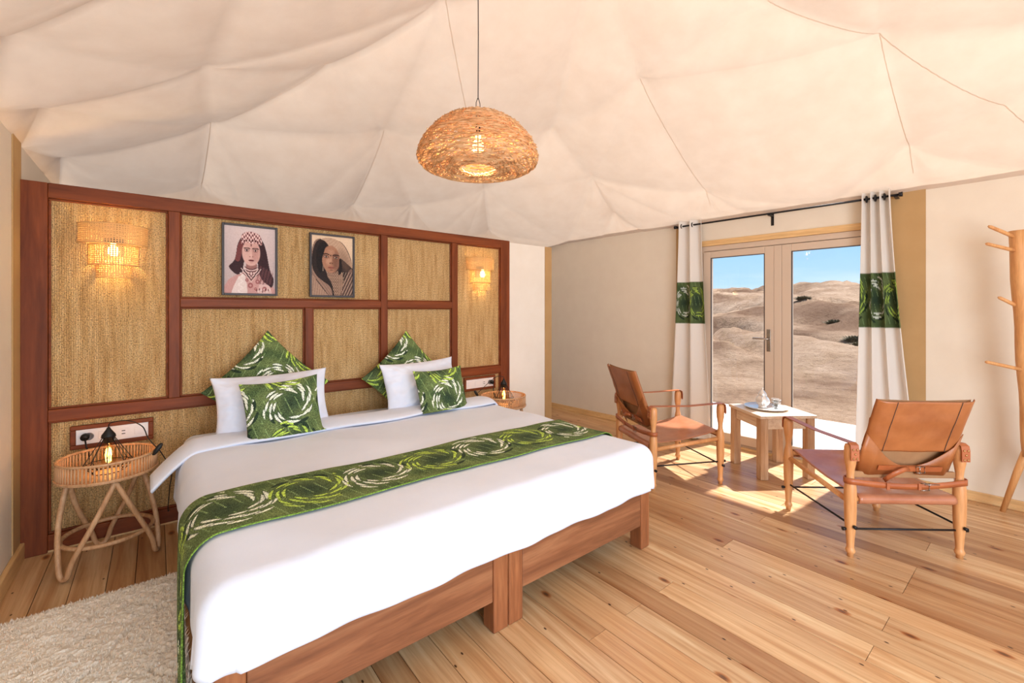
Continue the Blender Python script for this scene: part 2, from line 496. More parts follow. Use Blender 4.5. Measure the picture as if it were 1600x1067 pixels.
# ------------------------------------------------------------------ fabric print pattern (numpy)
_rng = np.random.RandomState(3)
def leafprint(u, v, cell=(.34, .34), offs=(0, 0), rad=.115, row_alt=True, col_alt=False):
    u = np.asarray(u, float); v = np.asarray(v, float)
    g1 = np.array(lin((70, 90, 58))); g2 = np.array(lin((108, 124, 78))); dk = np.array(lin((46, 64, 50)))
    white = np.array(lin((222, 228, 216))); yel = np.array(lin((176, 204, 92)))
    mott = .5 + .25 * np.sin(u * 23 + 3 * np.sin(v * 17)) + .25 * np.sin(v * 31 + 2 * np.sin(u * 19))
    col = g1[None] * (1 - mott[:, None]) + g2[None] * mott[:, None]
    cu, cv = cell
    iu = np.round((u - offs[0]) / cu); iv = np.round((v - offs[1]) / cv)
    x = u - offs[0] - iu * cu; y = v - offs[1] - iv * cv
    r = np.hypot(x, y)
    core = np.clip(1 - r / (rad * .85), 0, 1)[:, None] ** .6
    col = col * (1 - core) + dk[None] * core
    # thin veins
    vein = (np.abs(((u * 1.0 + .3 * v) / .055) % 1 - .5) < .035) & (np.sin(v * 40 + iu * 2) > -.4)
    col[vein] = np.array(lin((150, 178, 120))) * .8
    acc = []
    for du in (-1, 0, 1):
        for dv in (-1, 0, 1):
            ku = iu + du; kv = iv + dv
            xx = u - offs[0] - ku * cu; yy = v - offs[1] - kv * cv
            th = np.arctan2(yy, xx); rr = np.hypot(xx, yy)
            par = np.mod((kv if row_alt else 0) + (ku if col_alt else 0), 2) < .5
            for r0, N, ph, wd in ((rad * .84, 7, 0, .0068), (rad * 1.03, 8, .45, .0072), (rad * 1.22, 9, .15, .0066), (rad * 1.42, 9, .7, .0058)):
                fr = np.mod(th * N / (2 * pi) + ph + .12 * np.sin(2 * th + ku + 2 * kv), 1)
                f2 = (fr - .09) / .82
                inside = (f2 > 0) & (f2 < 1)
                prof = wd * np.sin(pi * np.clip(f2, 0, 1)) ** .75
                cr = r0 + .017 * (f2 - .5)
                m = inside & (np.abs(rr - cr) < prof)
                if r0 > rad * 1.15: m &= (np.sin(th + ku + 2.1 * kv) > -.55)
                if r0 > rad * 1.4: m &= (np.sin(2 * th + ku * 1.7 + kv) > .1)
                if r0 < rad * 1.4: acc.append((inside & (np.abs(rr - cr) < prof + .0035), None, None))
                acc.append((m, par, None))
    for m, par, _ in acc:
        if par is None: col[m] = dk * .8
    for m, par, _ in acc:
        if par is not None:
            col[m & par] = white; col[m & ~par] = yel
    return col

# ==================================================================  STRUCTURE
WZ = 2.20
AX, AY = 4.15, 4.27
DX, DY = .0558, -.9984
ROTW = atan2(DY, DX)
def W(s, off, z):            # point on the right wall: s along it, off = distance into the room
    return Vector((AX + DX * s - off * .9984, AY + DY * s - off * .0558, z))
def rw(o):
    o.location = (AX, AY, 0); o.rotation_euler = (0, 0, ROTW); return o

# floor with planks
XL, XR, YN, YB = -.56, 4.52, -2.2, 4.60
flo = MB().box(XL - .05, XR - .02, YN, YB + .05, -.10, -.024).build('floor', M_underframe)
st(flo)
um = MB().box(-.5, .5, -.5, .5, -1, 0)
ume = None
rr = random.Random(11)
x = XL
joists = [-.95, -.25, .45, 1.16, 1.86, 2.56, 3.26, 3.9]
while x < XR - .03:
    wd = rr.choice([.105, .118, .128, .128])
    if x + wd > XR - .02: wd = XR - .02 - x
    js = sorted(rr.sample(joists[1:], 2))
    ys = [YN] + js + [YB]
    for a, bb in zip(ys[:-1], ys[1:]):
        if ume is None:
            o = um.build('plank', M_plank, flo); ume = o.data
        else:
            o = bpy.data.objects.new('plank', ume); COL.objects.link(o); o.parent = flo
        o.scale = (wd - .003, bb - a - .002, .024)
        o.location = (x + wd / 2, (a + bb) / 2, rr.uniform(-.0012, .0003))
    x += wd

# right wall with the door opening
S0, S1 = 2.0, 3.44
wr = MB()
wr.box(-.45, S0, 0, .05, 0, WZ + .06); wr.box(S1, 6.5, 0, .05, 0, WZ + .06); wr.box(S0, S1, 0, .05, 1.985, WZ + .06)
wall_right = st(rw(wr.build('wall_right', M_wall)))
wl = MB().box(XL - .06, XL, YN, YB, 0, 2.27).build('wall_left', M_wall); st(wl)
wb = MB().box(XL - .06, 4.3, YB, YB + .05, 0, 2.3).build('wall_back', M_wall); st(wb)
wm = MB().box(2.71, 3.205, 3.42, 3.47, 0, 1.975).build('wall_middle', M_partition, bevel=.004); st(wm)
st(MB().box(3.205, 3.30, 3.415, 3.475, 0, 1.975).build('trim_1', M_ochre, bevel=.003))
st(rw(MB().box(1.755, 2.0, -.006, -.0005, .10, 2.25).build('trim_2', M_ochre)))
st(rw(MB().box(3.44, 3.67, -.006, -.0005, .10, 2.25).build('trim_3', M_ochre)))
st(MB().box(XL + .0005, XL + .006, 3.25, 3.42, .085, 2.26).build('trim_4', M_ochre))
def skirting(name, pts, h, t, inside):
    m = MB(); (x0, y0), (x1, y1) = pts
    m.bar((x0, y0, h / 2), (x1, y1, h / 2), t, h)
    return st(m.build(name, M_pale, bevel=.004))
b1 = MB().box(-.4, 1.98, -.022, -.001, 0, .062); b1.box(-.4, 1.98, -.030, -.001, 0, .022)
bo = st(rw(b1.build('baseboard_right', M_palex, bevel=.003)))
b2 = MB().box(3.46, 6.4, -.022, -.001, 0, .062); b2.box(3.46, 6.4, -.030, -.001, 0, .022)
st(rw(b2.build('baseboard_front', M_palex, bevel=.003)))
b3 = MB().box(XL + .001, XL + .022, YN, 3.40, 0, .085)
st(b3.build('baseboard_left', M_pale, bevel=.004))

# ------------------------------------------------------------------ tent ceiling: canvas pulled up at anchor points
def dR(x, y): return (AX + (AY - y) * .0559) + .012 - x
def roof(x, y):
    m = min(dR(x, y), x - XL, YB - y, y - YN)
    m = max(m, 0)
    return 2.17 + min(m, .12) * 1.3 + max(m - .12, 0) * .42
anc = [(-.48, 4.03), (.30, 3.79), (.85, 2.97), (1.45, 3.47), (1.53, 4.46), (1.26, 2.16), (2.73, 3.86), (3.26, 4.50),
       (2.75, 2.84), (2.71, 1.89), (3.99, 3.12), (3.99, 2.08), (3.11, .62), (4.03, .65), (2.59, 1.03),
       (-.45, 2.48), (.29, 4.48), (3.53, -.4), (.30, 1.6), (.4, .2), (1.6, .3), (2.2, -.6), (-.45, .9), (3.42, 2.95), (1.9, 1.6), (.2, 2.9),(2.1,4.3),(-.45,3.2)]
bnd = []
NB = 12
for i in range(NB):
    t = i / NB
    bnd.append((XL + (4.135 - XL) * t, YB)); bnd.append((AX + (AY - (YB + (YN - YB) * t)) * .0559 + .012, YB + (YN - YB) * t))
    bnd.append((4.50 + (XL - 4.50) * t, YN)); bnd.append((XL, YN + (YB - YN) * t))
pts = anc + bnd
res = delaunay_2d_cdt([Vector(p) for p in pts], [], [], 0, 1e-5)
P2, _, T2 = res[0], res[1], res[2]
zz = [roof(p.x, p.y) for p in P2]
isb = [min(dR(p.x, p.y), p.x - XL, YB - p.y, p.y - YN) < .02 for p in P2]
key = {}; cv = []; cf = []
def cvert(x, y, z):
    k = (round(x, 4), round(y, 4))
    if k in key: return key[k]
    key[k] = len(cv); cv.append((x, y, z)); return key[k]
NS = 22
for tri in T2:
    a, b_, c = tri
    A3 = [Vector((P2[i].x, P2[i].y, zz[i])) for i in tri]
    size = min((A3[0] - A3[1]).length, (A3[1] - A3[2]).length, (A3[2] - A3[0]).length)
    big = ((A3[0] - A3[1]).xy.cross((A3[2] - A3[1]).xy)); area = abs(big) / 2
    idx = {}
    for i in range(NS + 1):
        for j in range(NS + 1 - i):
            l1 = i / NS; l2 = j / NS; l3 = 1 - l1 - l2
            p = A3[0] * l1 + A3[1] * l2 + A3[2] * l3
            bub = 27 * l1 * l2 * l3
            def es(p_, q_, la, lb):
                return 4 * la * lb * (p_ - q_).length * (.024)
            sag = es(A3[0], A3[1], l1, l2) + es(A3[1], A3[2], l2, l3) + es(A3[2], A3[0], l3, l1) + bub * sqrt(area) * .036
            bd = min(1, max(0, min(dR(p.x, p.y), p.x - XL, YB - p.y, p.y - YN)) / .12)
            x_, y_ = p.x, p.y
            wz_ = 0
            for (ax_, ay_) in anc:
                d = sqrt((x_ - ax_) ** 2 + (y_ - ay_) ** 2)
                if d < .9:
                    th = atan2(y_ - ay_, x_ - ax_)
                    wz_ += .008 * exp(-d / .22) * sin(th * 9 + ax_ * 7) * min(1, d / .05) + .030 * exp(-d / .07)
            wz_ += .006 * noise.noise(Vector((x_ * 2.5, y_ * 2.5, 0)))
            idx[(i, j)] = cvert(x_, y_, p.z - (sag - wz_) * bd)
    flip = big > 0
    for i in range(NS):
        for j in range(NS - i):
            t = [idx[(i, j)], idx[(i + 1, j)], idx[(i, j + 1)]]
            cf.append(t)
            if i + j < NS - 1:
                cf.append([idx[(i + 1, j)], idx[(i + 1, j + 1)], idx[(i, j + 1)]])
mbc = MB().add(cv, cf, smooth=True)
ceil = st(mbc.build('ceiling', M_canvas))
bmx = bmesh.new(); bmx.from_mesh(ceil.data); bmesh.ops.recalc_face_normals(bmx, faces=bmx.faces); bmx.to_mesh(ceil.data); bmx.free()

# stitched seams that run from the anchors down the canvas
from mathutils.bvhtree import BVHTree
_bv = BVHTree.FromPolygons([tuple(v) for v in cv], cf)
for (px_, py_), (qx_, qy_) in (((.30, 3.79), (.29, 4.50)), ((1.45, 3.47), (1.53, 4.46)), ((1.26, 2.16), (2.73, 3.86)), ((3.11, .62), (4.20, .65)),
                               ((3.11, .62), (4.1, .02)), ((2.71, 1.89), (4.1, 2.08)), ((.85, 2.97), (.30, 3.79)), ((3.11, .62), (2.59, 1.03))):
    vs = []; n_ = 60; d_ = Vector((qx_ - px_, qy_ - py_, 0)).normalized(); w_ = Vector((-d_.y, d_.x, 0)) * .0022
    for k in range(n_ + 1):
        t_ = k / n_; c_ = Vector((px_ + (qx_ - px_) * t_, py_ + (qy_ - py_) * t_, 0)) + w_ * .5 * sin(k * 1.9)
        for s_ in (-1, 1):
            q_ = c_ + w_ * s_
            h_ = _bv.ray_cast(Vector((q_.x, q_.y, 1)), Vector((0, 0, 1)))
            z_ = (h_[0].z if h_[0] else roof(q_.x, q_.y)) - .0022 - .001 * sin(k * 2.3)
            vs.append((q_.x, q_.y, z_))
    MB().add(vs, [(2 * k, 2 * k + 1, 2 * k + 3, 2 * k + 2) for k in range(n_)], smooth=True).build('seam', M_canvas, ceil)

# ------------------------------------------------------------------ French door
door = thing('door_1', '', 'door'); del door['label']; del door['category']; st(door); rw(door)
fr = MB()
fr.box(S0, S0 + .05, -.01, .06, 0, 1.935); fr.box(S1 - .05, S1, -.01, .06, 0, 1.935)
fr.box(S0, S1, -.01, .06, 1.885, 1.935); fr.box(S0, S1, -.005, .07, 0, .035)
fr.build('door_frame', M_pvc, door, bevel=.003)
MB().box(S0 - .02, S1 + .02, -.022, .03, 1.936, 1.99).build('lintel', M_palex, door, bevel=.003)
MB().box(S0, S1, -.035, -.006, 0, .02).build('threshold', M_palex, door, bevel=.003)
def leaf(s0, s1, z0=.04, z1=1.878, handle=None):
    m = MB(); st_ = .075
    m.box(s0, s0 + st_, -.018, .04, z0, z1); m.box(s1 - st_, s1, -.018, .04, z0, z1)
    m.box(s0 + st_, s1 - st_, -.018, .04, z1 - .062, z1); m.box(s0 + st_, s1 - st_, -.018, .04, z0, z0 + .085)
    o = m.build('door_leaf', M_pvc, door, bevel=.004)
    MB().box(s0 + st_ + .0005, s1 - st_ - .0005, .008, .014, z0 + .086, z1 - .063).build('pane', M_glass, o)
    g = MB()
    a, b_, c, d = s0 + st_, s1 - st_, z0 + .085, z1 - .062
    g.box(a, a + .006, -.0185, -.002, c, d); g.box(b_ - .006, b_, -.0185, -.002, c, d); g.box(a, b_, -.0185, -.002, d - .006, d)
    g.build('gasket', M_gasket, o)
    if handle:
        h = MB(); h.box(s1 - .055, s1 - .025, -.024, -.018, .93, 1.13)
        h.tube([(s1 - .04, -.024, 1.045), (s1 - .04, -.058, 1.045), (s1 - .06, -.064, 1.045), (s1 - .16, -.064, 1.045)], .0095, 10)
        h.build('handle', M_buckle, o, bevel=.002)
    return o
leaf(2.045, 2.680, handle=True); leaf(2.742, 3.395)
MB().box(2.681, 2.741, -.022, .04, .04, 1.878).build('meeting_stile', M_pvc, door, bevel=.004)

# ------------------------------------------------------------------ outside: terrace, desert, hills
tr = MB().box(4.50, 6.3, -1.2, 4.4, -.16, -.03).build('terrace', M_terr); st(tr)
def hill(x, y):
    r = sqrt((x - 4.5) ** 2 + (y - 1.5) ** 2)
    a = min(1, max(0, (r - 7) / 62)); a = a ** .85
    h = -.2 + 4.9 * a
    amp = min(1, max(0, (r - 7.5) / 9))
    q = Vector((x * .075 + .3, y * .075 + 1.7, .4))
    rid = 1 - abs(noise.noise(q)) * 2
    q2 = Vector((x * .17 + 4.1, y * .17, 2.2))
    h += amp * (1.15 * (rid - .55) + .55 * (noise.noise(q2)) )
    q3 = Vector((x * .5, y * .5, 5))
    h += amp * .34 * (.5 - abs(noise.noise(q3)) * 2.2)
    g_ = noise.noise(Vector(((x - y) * .11 + 7, (x + y) * .035, 9)))
    h -= amp * 1.1 * exp(-(g_ / .05) ** 2)
    h += .03 * noise.noise(Vector((x * 1.7, y * 1.7, 1))) * min(1, max(0, (r - 3) / 3)) 
    if r > 55: h -= (r - 55) * .05
    return h
def axis_pts(c, lo, hi, n):
    out = []
    for i in range(n + 1):
        t = -1 + 2 * i / n
        v = c + (hi - c) * (t ** 2.2 if t > 0 else 0) - (c - lo) * ((-t) ** 2.2 if t < 0 else 0)
        out.append(v)
    return out
xs = axis_pts(8, -60, 110, 230); ys_ = axis_pts(5, -70, 90, 260)
tv = [(X, Y, hill(X, Y) if not (-3 < X < 6.4 and -5 < Y < 6.5) else -.2) for Y in ys_ for X in xs]
nx = len(xs)
tf = [(j * nx + i, j * nx + i + 1, (j + 1) * nx + i + 1, (j + 1) * nx + i) for j in range(len(ys_) - 1) for i in range(nx - 1)]
ter = MB().add(tv, tf, True).build('ground', M_desert); st(ter)

bushes = [(17.5, 4.1, .55), (21, 5.6, .5), (15.2, 3.45, .42), (24.5, 7.8, .6), (30, 7.2, .7)]
blabels = ['dark dry bush on the desert slope seen low through the right door pane', 'small dry bush halfway up the slope in the right pane',
           'low dark bush nearest the right curtain on the desert slope', 'dry bush on the far slope near the middle of the right pane',
           'farthest dark bush on the hillside below the skyline']
for (bx, by, bs), lab in zip(bushes, blabels):
    m = MB(); r_ = random.Random(int(bx * 10))
    for k in range(500):
        th = r_.uniform(0, 2 * pi); ph = r_.uniform(.1, 1.4); l = bs * r_.uniform(.35, .8)
        b0 = Vector((r_.uniform(-.3, .3) * bs, r_.uniform(-.3, .3) * bs, -.03))
        d = Vector((cos(th) * sin(ph), sin(th) * sin(ph), cos(ph) * .55)) * l
        sd = Vector((-sin(th), cos(th), 0)) * .012
        m.add([b0 - sd, b0 + sd, b0 + d * .6 + sd * 2, b0 + d, b0 + d * .6 - sd * 2], [(0, 1, 2, 3, 4)])
    o = m.build('dry_bush', M_bush, loc=(bx, by, hill(bx, by)))
    tag(o, lab, 'bush', 'dry bushes on the desert slope')

# ================================================================== HEADBOARD
HX0, HX1, HT = -.556, 2.708, 1.985
hb = thing('headboard', 'long mahogany framed headboard panelling filled with woven seagrass behind the bed', 'headboard', (1.08, 3.43, 0))
def H(m, name, mat, bevel=.004):
    mm = MB(); mm.v = [Vector((p.x - 1.08, p.y - 3.43, p.z)) for p in m.v]; mm.f = m.f; mm.sm = m.sm
    return mm.build(name, mat, hb, bevel=bevel)
FY0, FY1 = 3.395, 3.46
H(MB().box(HX0, -.455, FY0, FY1, 0, HT), 'stile', M_hb_z)
H(MB().box(2.600, HX1, FY0, FY1, 0, HT), 'stile', M_hb_z)
H(MB().box(-.455, 2.60, FY0, FY1, 1.905, HT), 'rail', M_hb_x)
H(MB().box(-.455, 2.60, FY0, FY1, .70, .765), 'rail', M_hb_x)
H(MB().box(-.455, 2.60, FY0, FY1, .012, .095), 'rail', M_hb_x)
for xa, xb in ((.055, .112), (1.395, 1.447), (2.052, 2.110)):
    H(MB().box(xa, xb, FY0, FY1, .765, 1.905), 'stile', M_hb_z)
H(MB().box(.112, 1.395, FY0, FY1, 1.320, 1.375), 'rail', M_hb_x)
H(MB().box(1.447, 2.052, FY0, FY1, 1.320, 1.375), 'rail', M_hb_x)
H(MB().box(.830, .882, FY0, FY1, .765, 1.320), 'stile', M_hb_z)
H(MB().box(-.54, 2.60, FY0 + .01, FY1, 0, .011), 'base_strip', M_pale, 0)
panels = [(-.455, .055, .765, 1.905), (.112, 1.395, 1.375, 1.905), (1.447, 2.052, 1.375, 1.905), (2.110, 2.600, .765, 1.905),
          (.112, .830, .765, 1.320), (.882, 1.395, .765, 1.320), (1.447, 2.052, .765, 1.320), (-.455, 2.600, .095, .70)]
for (xa, xb, za, zb) in panels:
    H(MB().box(xa + .0004, xb - .0004, 3.425, 3.45, za + .0004, zb - .0004), 'woven_panel', M_grass, 0)
    q = MB(); t_ = .011
    q.box(xa, xb, 3.410, 3.4245, za, za + t_); q.box(xa, xb, 3.410, 3.4245, zb - t_, zb)
    q.box(xa, xa + t_, 3.410, 3.4245, za + t_, zb - t_); q.box(xb - t_, xb, 3.410, 3.4245, za + t_, zb - t_)
    H(q, 'moulding', M_hb_x, .004)

# ------------------------------------------------------------------ portraits
def poly_mask(X, Y, pts):
    n = len(pts); m = np.zeros(X.shape, bool); j = n - 1
    for i in range(n):
        xi, yi = pts[i]; xj, yj = pts[j]
        c = ((yi > Y) != (yj > Y)) & (X < (xj - xi) * (Y - yi) / ((yj - yi) or 1e-9) + xi)
        m ^= c; j = i
    return m
def smooth_poly(pts, n=6):
    out = []; N = len(pts)
    for i in range(N):
        p0, p1, p2, p3 = [np.array(pts[(i + k - 1) % N]) for k in range(4)]
        for t in np.arange(n) / n:
            out.append(tuple(.5 * ((2 * p1) + (-p0 + p2) * t + (2 * p0 - 5 * p1 + 4 * p2 - p3) * t * t + (-p0 + 3 * p1 - 3 * p2 + p3) * t ** 3)))
    return out
def ell(X, Y, cx, cy, rx, ry, a=0):
    dx = X - cx; dy = Y - cy; c, s = cos(a), sin(a)
    return ((dx * c + dy * s) / rx) ** 2 + ((-dx * s + dy * c) / ry) ** 2
def paint(kind, nu, nv):
    u = np.linspace(0, 1, nu + 1); v = np.linspace(0, 1, nv + 1)
    X, Y = np.meshgrid(u, v)
    rs = np.random.RandomState(5)
    if kind == 0:
        img = np.ones(X.shape + (3,)) * np.array([218, 200, 200.]); img -= (Y[..., None] * 26) ; img -= (np.abs(X - .5)[..., None] * 20)
        def put(mask, c, k=1.): img[mask] = img[mask] * (1 - k) + np.array(c, float) * k
        def soft(e, c, k=1., s=.3):
            a = np.clip((1 - e) / s, 0, 1)[..., None] * k; img[:] = img * (1 - a) + np.array(c, float) * a
        # shoulders / dress
        put(poly_mask(X, Y, smooth_poly([(.02, 1.05), (.05, .84), (.2, .74), (.38, .68), (.62, .68), (.8, .76), (.96, .9), (1.0, 1.05)])), (196, 150, 146))
        put(poly_mask(X, Y, smooth_poly([(.14, 1.05), (.2, .86), (.3, .74), (.4, .74), (.42, 1.05)])), (224, 206, 202))
        put(poly_mask(X, Y, smooth_poly([(.68, 1.05), (.68, .84), (.8, .8), (.9, .92), (.92, 1.05)])), (214, 180, 176))
        # hair
        put(poly_mask(X, Y, smooth_poly([(.33, .16), (.25, .28), (.22, .42), (.18, .52), (.09, .6), (.14, .67), (.24, .72), (.34, .68), (.4, .5), (.62, .5), (.66, .66), (.74, .8), (.84, .86), (.93, .9), (.97, .78), (.9, .66), (.86, .52), (.82, .36), (.76, .22), (.66, .14), (.48, .1)])), (52, 26, 32))
        put(poly_mask(X, Y, smooth_poly([(.33, .18), (.25, .30), (.22, .44), (.2, .5), (.28, .52), (.33, .4), (.36, .26)])), (128, 66, 66), .8)
        for k in range(26):
            t0 = k / 26; xx = .66 + .27 * t0 + .03 * np.sin(Y * 30 + k)
            put((np.abs(X - xx) < .006) & (Y > .56 + .1 * t0) & (Y < .86), (110, 66, 68), .45)
        # neck and face
        put(poly_mask(X, Y, [(.42, .5), (.61, .5), (.64, .68), (.4, .68)]), (150, 104, 100))
        soft(ell(X, Y, .515, .385, .185, .205), (212, 170, 162), 1, .12)
        soft(ell(X, Y, .60, .40, .10, .16), (176, 128, 120), .55, .8)
        soft(ell(X, Y, .515, .25, .15, .07), (206, 160, 152), .8, .5)
        for ex in (.43, .60):
            soft(ell(X, Y, ex, .352, .062, .03), (130, 86, 84), .7, .7)
            soft(ell(X, Y, ex, .350, .038, .013), (224, 200, 194), .9, .4)
            soft(ell(X, Y, ex, .350, .018, .016), (34, 16, 20), 1, .4)
            put((np.abs(Y - (.315 + .8 * (X - ex) ** 2 * 3)) < .008) & (np.abs(X - ex) < .065), (58, 30, 32))
            put((np.abs(Y - .338) < .004) & (np.abs(X - ex) < .045), (44, 22, 24))
        soft(ell(X, Y, .515, .415, .02, .055), (226, 188, 180), .7, .8)
        soft(ell(X, Y, .49, .445, .013, .008), (96, 52, 52), .8, .6); soft(ell(X, Y, .545, .445, .013, .008), (96, 52, 52), .8, .6)
        soft(ell(X, Y, .517, .502, .062, .017), (122, 58, 60), 1, .5); put((np.abs(Y - .502) < .003) & (np.abs(X - .517) < .055), (70, 28, 32))
        soft(ell(X, Y, .517, .535, .04, .01), (176, 126, 120), .6, .6)
        # jewelled headdress
        hd = poly_mask(X, Y, smooth_poly([(.32, .22), (.33, .13), (.42, .075), (.56, .07), (.68, .11), (.73, .2), (.72, .26), (.6, .235), (.515, .25), (.43, .235), (.33, .26)]))
        tex = (np.sin(X * 95) * np.sin(Y * 88 + np.sin(X * 40)))
        put(hd, (190, 142, 140)); put(hd & (tex > .25), (232, 206, 202)); put(hd & (tex < -.35), (92, 42, 48))
        put(hd & (np.abs(Y - .205 - .1 * (X - .52) ** 2) < .012) & (np.sin(X * 120) > 0), (70, 26, 32))
        soft(ell(X, Y, .515, .27, .014, .025), (110, 60, 64), 1, .4)
        # necklaces
        for k in range(7):
            yc = .585 + .02 * k
            band = (np.abs(Y - (yc + .05 * (1 - ((X - .515) / .15) ** 2))) < .0065) & (np.abs(X - .515) < .13 + .006 * k)
            put(band, (228, 204, 200) if k % 2 else (84, 46, 50))
        vee = np.abs((Y - .80) + np.abs(X - .515) * 1.05)
        put((vee < .012) & (Y > .64) & (Y < .82), (60, 30, 36)); put((np.abs(vee - .03) < .008) & (Y > .62), (214, 186, 182))
        soft(ell(X, Y, .515, .70, .035, .05), (90, 48, 52), 1, .4); soft(ell(X, Y, .515, .70, .02, .032), (222, 194, 190), 1, .4)
        for k in range(16):
            an = k / 15; cx_ = .31 + .04 * sin(k * 1.3); cy_ = .70 + .3 * an
            soft(ell(X, Y, cx_, cy_, .022, .014), (236, 222, 218), .9, .4)
        for (cx_, cy_, rr_) in ((.5, .88, .055), (.64, .82, .045), (.43, .8, .035), (.6, .93, .03), (.78, .93, .05)):
            soft(ell(X, Y, cx_, cy_, rr_, rr_ * .8), (148, 84, 86), .9, .3); soft(ell(X, Y, cx_, cy_, rr_ * .45, rr_ * .35), (206, 164, 160), .8, .4)
        for k in range(10):
            soft(ell(X, Y, .62 + .03 * k, .95 + .02 * sin(k * 2), .013, .02), (230, 212, 208) if k % 2 else (90, 44, 50), .9, .4)
        img += rs.normal(0, 5, X.shape)[..., None]
    else:
        img = np.ones(X.shape + (3,)) * np.array([226, 198, 170.]); img -= (Y[..., None] * 20)
        def put(mask, c, k=1.): img[mask] = img[mask] * (1 - k) + np.array(c, float) * k
        def soft(e, c, k=1., s=.3):
            a = np.clip((1 - e) / s, 0, 1)[..., None] * k; img[:] = img * (1 - a) + np.array(c, float) * a
        body = poly_mask(X, Y, smooth_poly([(0, 1.05), (0, .5), (.03, .26), (.12, .1), (.3, .045), (.52, .04), (.74, .1), (.9, .26), (1.0, .5), (1.02, .8), (1.0, 1.05)]))
        put(body, (40, 28, 26))
        # hood: left band and right sweep
        hoodR = poly_mask(X, Y, smooth_poly([(.22, .06), (.4, .03), (.6, .05), (.78, .14), (.92, .32), (1.0, .52), (.9, .47), (.74, .38), (.58, .32), (.46, .26), (.4, .16), (.32, .09)]))
        hoodL = poly_mask(X, Y, smooth_poly([(.22, .055), (.1, .12), (.02, .3), (.01, .5), (.1, .66), (.26, .76), (.42, .84), (.5, .97), (.44, 1.02), (.3, .9), (.14, .76), (0, .64), (-.02, .4), (.02, .2), (.1, .08)]))
        cloth = (186, 154, 130)
        put(hoodR, cloth); put(hoodL, (150, 120, 104))
        st_ = np.sin((X * .9 + Y * 1.3) * 75 + 3 * np.sin(X * 9))
        put(hoodR & (st_ > .55), (150, 118, 98), .2); put(hoodR & (st_ < -.75), (208, 180, 156), .25); soft(ell(X, Y, .8, .42, .16, .3, -.6), (120, 92, 76), .5, .9); img[~body & (Y < .3)] = img[~body & (Y < .3)]
        put(hoodL & (np.sin((X - Y) * 90) > .4), (96, 72, 64), .35)
        put(poly_mask(X, Y, smooth_poly([(0, 1.05), (0, .68), (.14, .78), (.3, .92), (.42, 1.02), (.42, 1.05)])), (168, 136, 116))
        lower = poly_mask(X, Y, [(0, 1.02), (0, .66), (.42, 1.02)]); put(lower & (np.sin(X * 110 + Y * 20) > .3), (120, 92, 80), .35)
        put(poly_mask(X, Y, smooth_poly([(.72, 1.05), (.76, .8), (.86, .62), (1.0, .56), (1.02, 1.05)])), (122, 94, 82))
        rp = (X > .74) & (Y > .6); put(rp & (np.sin((X * 1.5 + Y) * 60) > .5), (44, 30, 28), .8); put(rp & (np.sin((X * 1.5 + Y) * 60) < -.85), (200, 172, 150), .8)
        # neck scarf
        nk = poly_mask(X, Y, smooth_poly([(.34, .56), (.48, .62), (.64, .58), (.74, .6), (.76, .8), (.66, 1.03), (.56, 1.03), (.48, .8), (.38, .68)]))
        put(nk, (170, 138, 116)); put(nk & (np.sin(X * 140) * np.sin(Y * 120) > .1), (76, 54, 48), .85)
        # face
        soft(ell(X, Y, .46, .39, .225, .24, -.12), (164, 118, 94), 1, .12)
        soft(ell(X, Y, .58, .42, .11, .2), (112, 76, 62), .75, .8); soft(ell(X, Y, .40, .43, .08, .07), (200, 156, 130), .65, .9)
        soft(ell(X, Y, .46, .27, .12, .06), (190, 146, 120), .5, .9)
        for ex, ey in ((.34, .345), (.58, .355)):
            soft(ell(X, Y, ex, ey, .08, .032, .1), (84, 54, 46), .8, .7)
            soft(ell(X, Y, ex, ey + .004, .045, .012, .1), (214, 190, 170), .9, .4)
            soft(ell(X, Y, ex + .004, ey + .003, .02, .016), (20, 12, 12), 1, .4)
            put((np.abs(Y - (ey - .045 + 2.2 * (X - ex) ** 2)) < .009) & (np.abs(X - ex) < .085), (36, 22, 20))
        soft(ell(X, Y, .455, .325, .016, .014), (40, 20, 20), 1, .4)
        soft(ell(X, Y, .46, .41, .028, .07), (192, 148, 122), .7, .8); soft(ell(X, Y, .465, .452, .055, .022), (134, 92, 74), .8, .6)
        soft(ell(X, Y, .437, .46, .014, .009), (40, 24, 22), .9, .5); soft(ell(X, Y, .495, .46, .014, .009), (40, 24, 22), .9, .5)
        soft(ell(X, Y, .465, .53, .085, .026), (150, 90, 76), 1, .5); put((np.abs(Y - .53) < .004) & (np.abs(X - .465) < .075), (52, 28, 26))
        soft(ell(X, Y, .47, .572, .05, .014), (110, 74, 62), .7, .6)
        put(hoodR, cloth, .0)
        # hair at both sides
        put(poly_mask(X, Y, smooth_poly([(.22, .12), (.34, .13), (.3, .26), (.25, .4), (.27, .56), (.2, .62), (.12, .5), (.12, .26)])), (26, 18, 18))
        put(poly_mask(X, Y, smooth_poly([(.66, .38), (.72, .4), (.72, .6), (.64, .64), (.66, .5)])), (30, 20, 20))
        for k in range(8):
            soft(ell(X, Y, .27, .5 + .012 * k, .012, .006), (206, 184, 160) if k % 2 else (90, 66, 56), .9, .4)
        img += rs.normal(0, 6, X.shape)[..., None]
    img = np.clip(img, 0, 255) / 255
    return np.where(img <= .04045, img / 12.92, ((img + .055) / 1.055) ** 2.4).reshape(-1, 3)

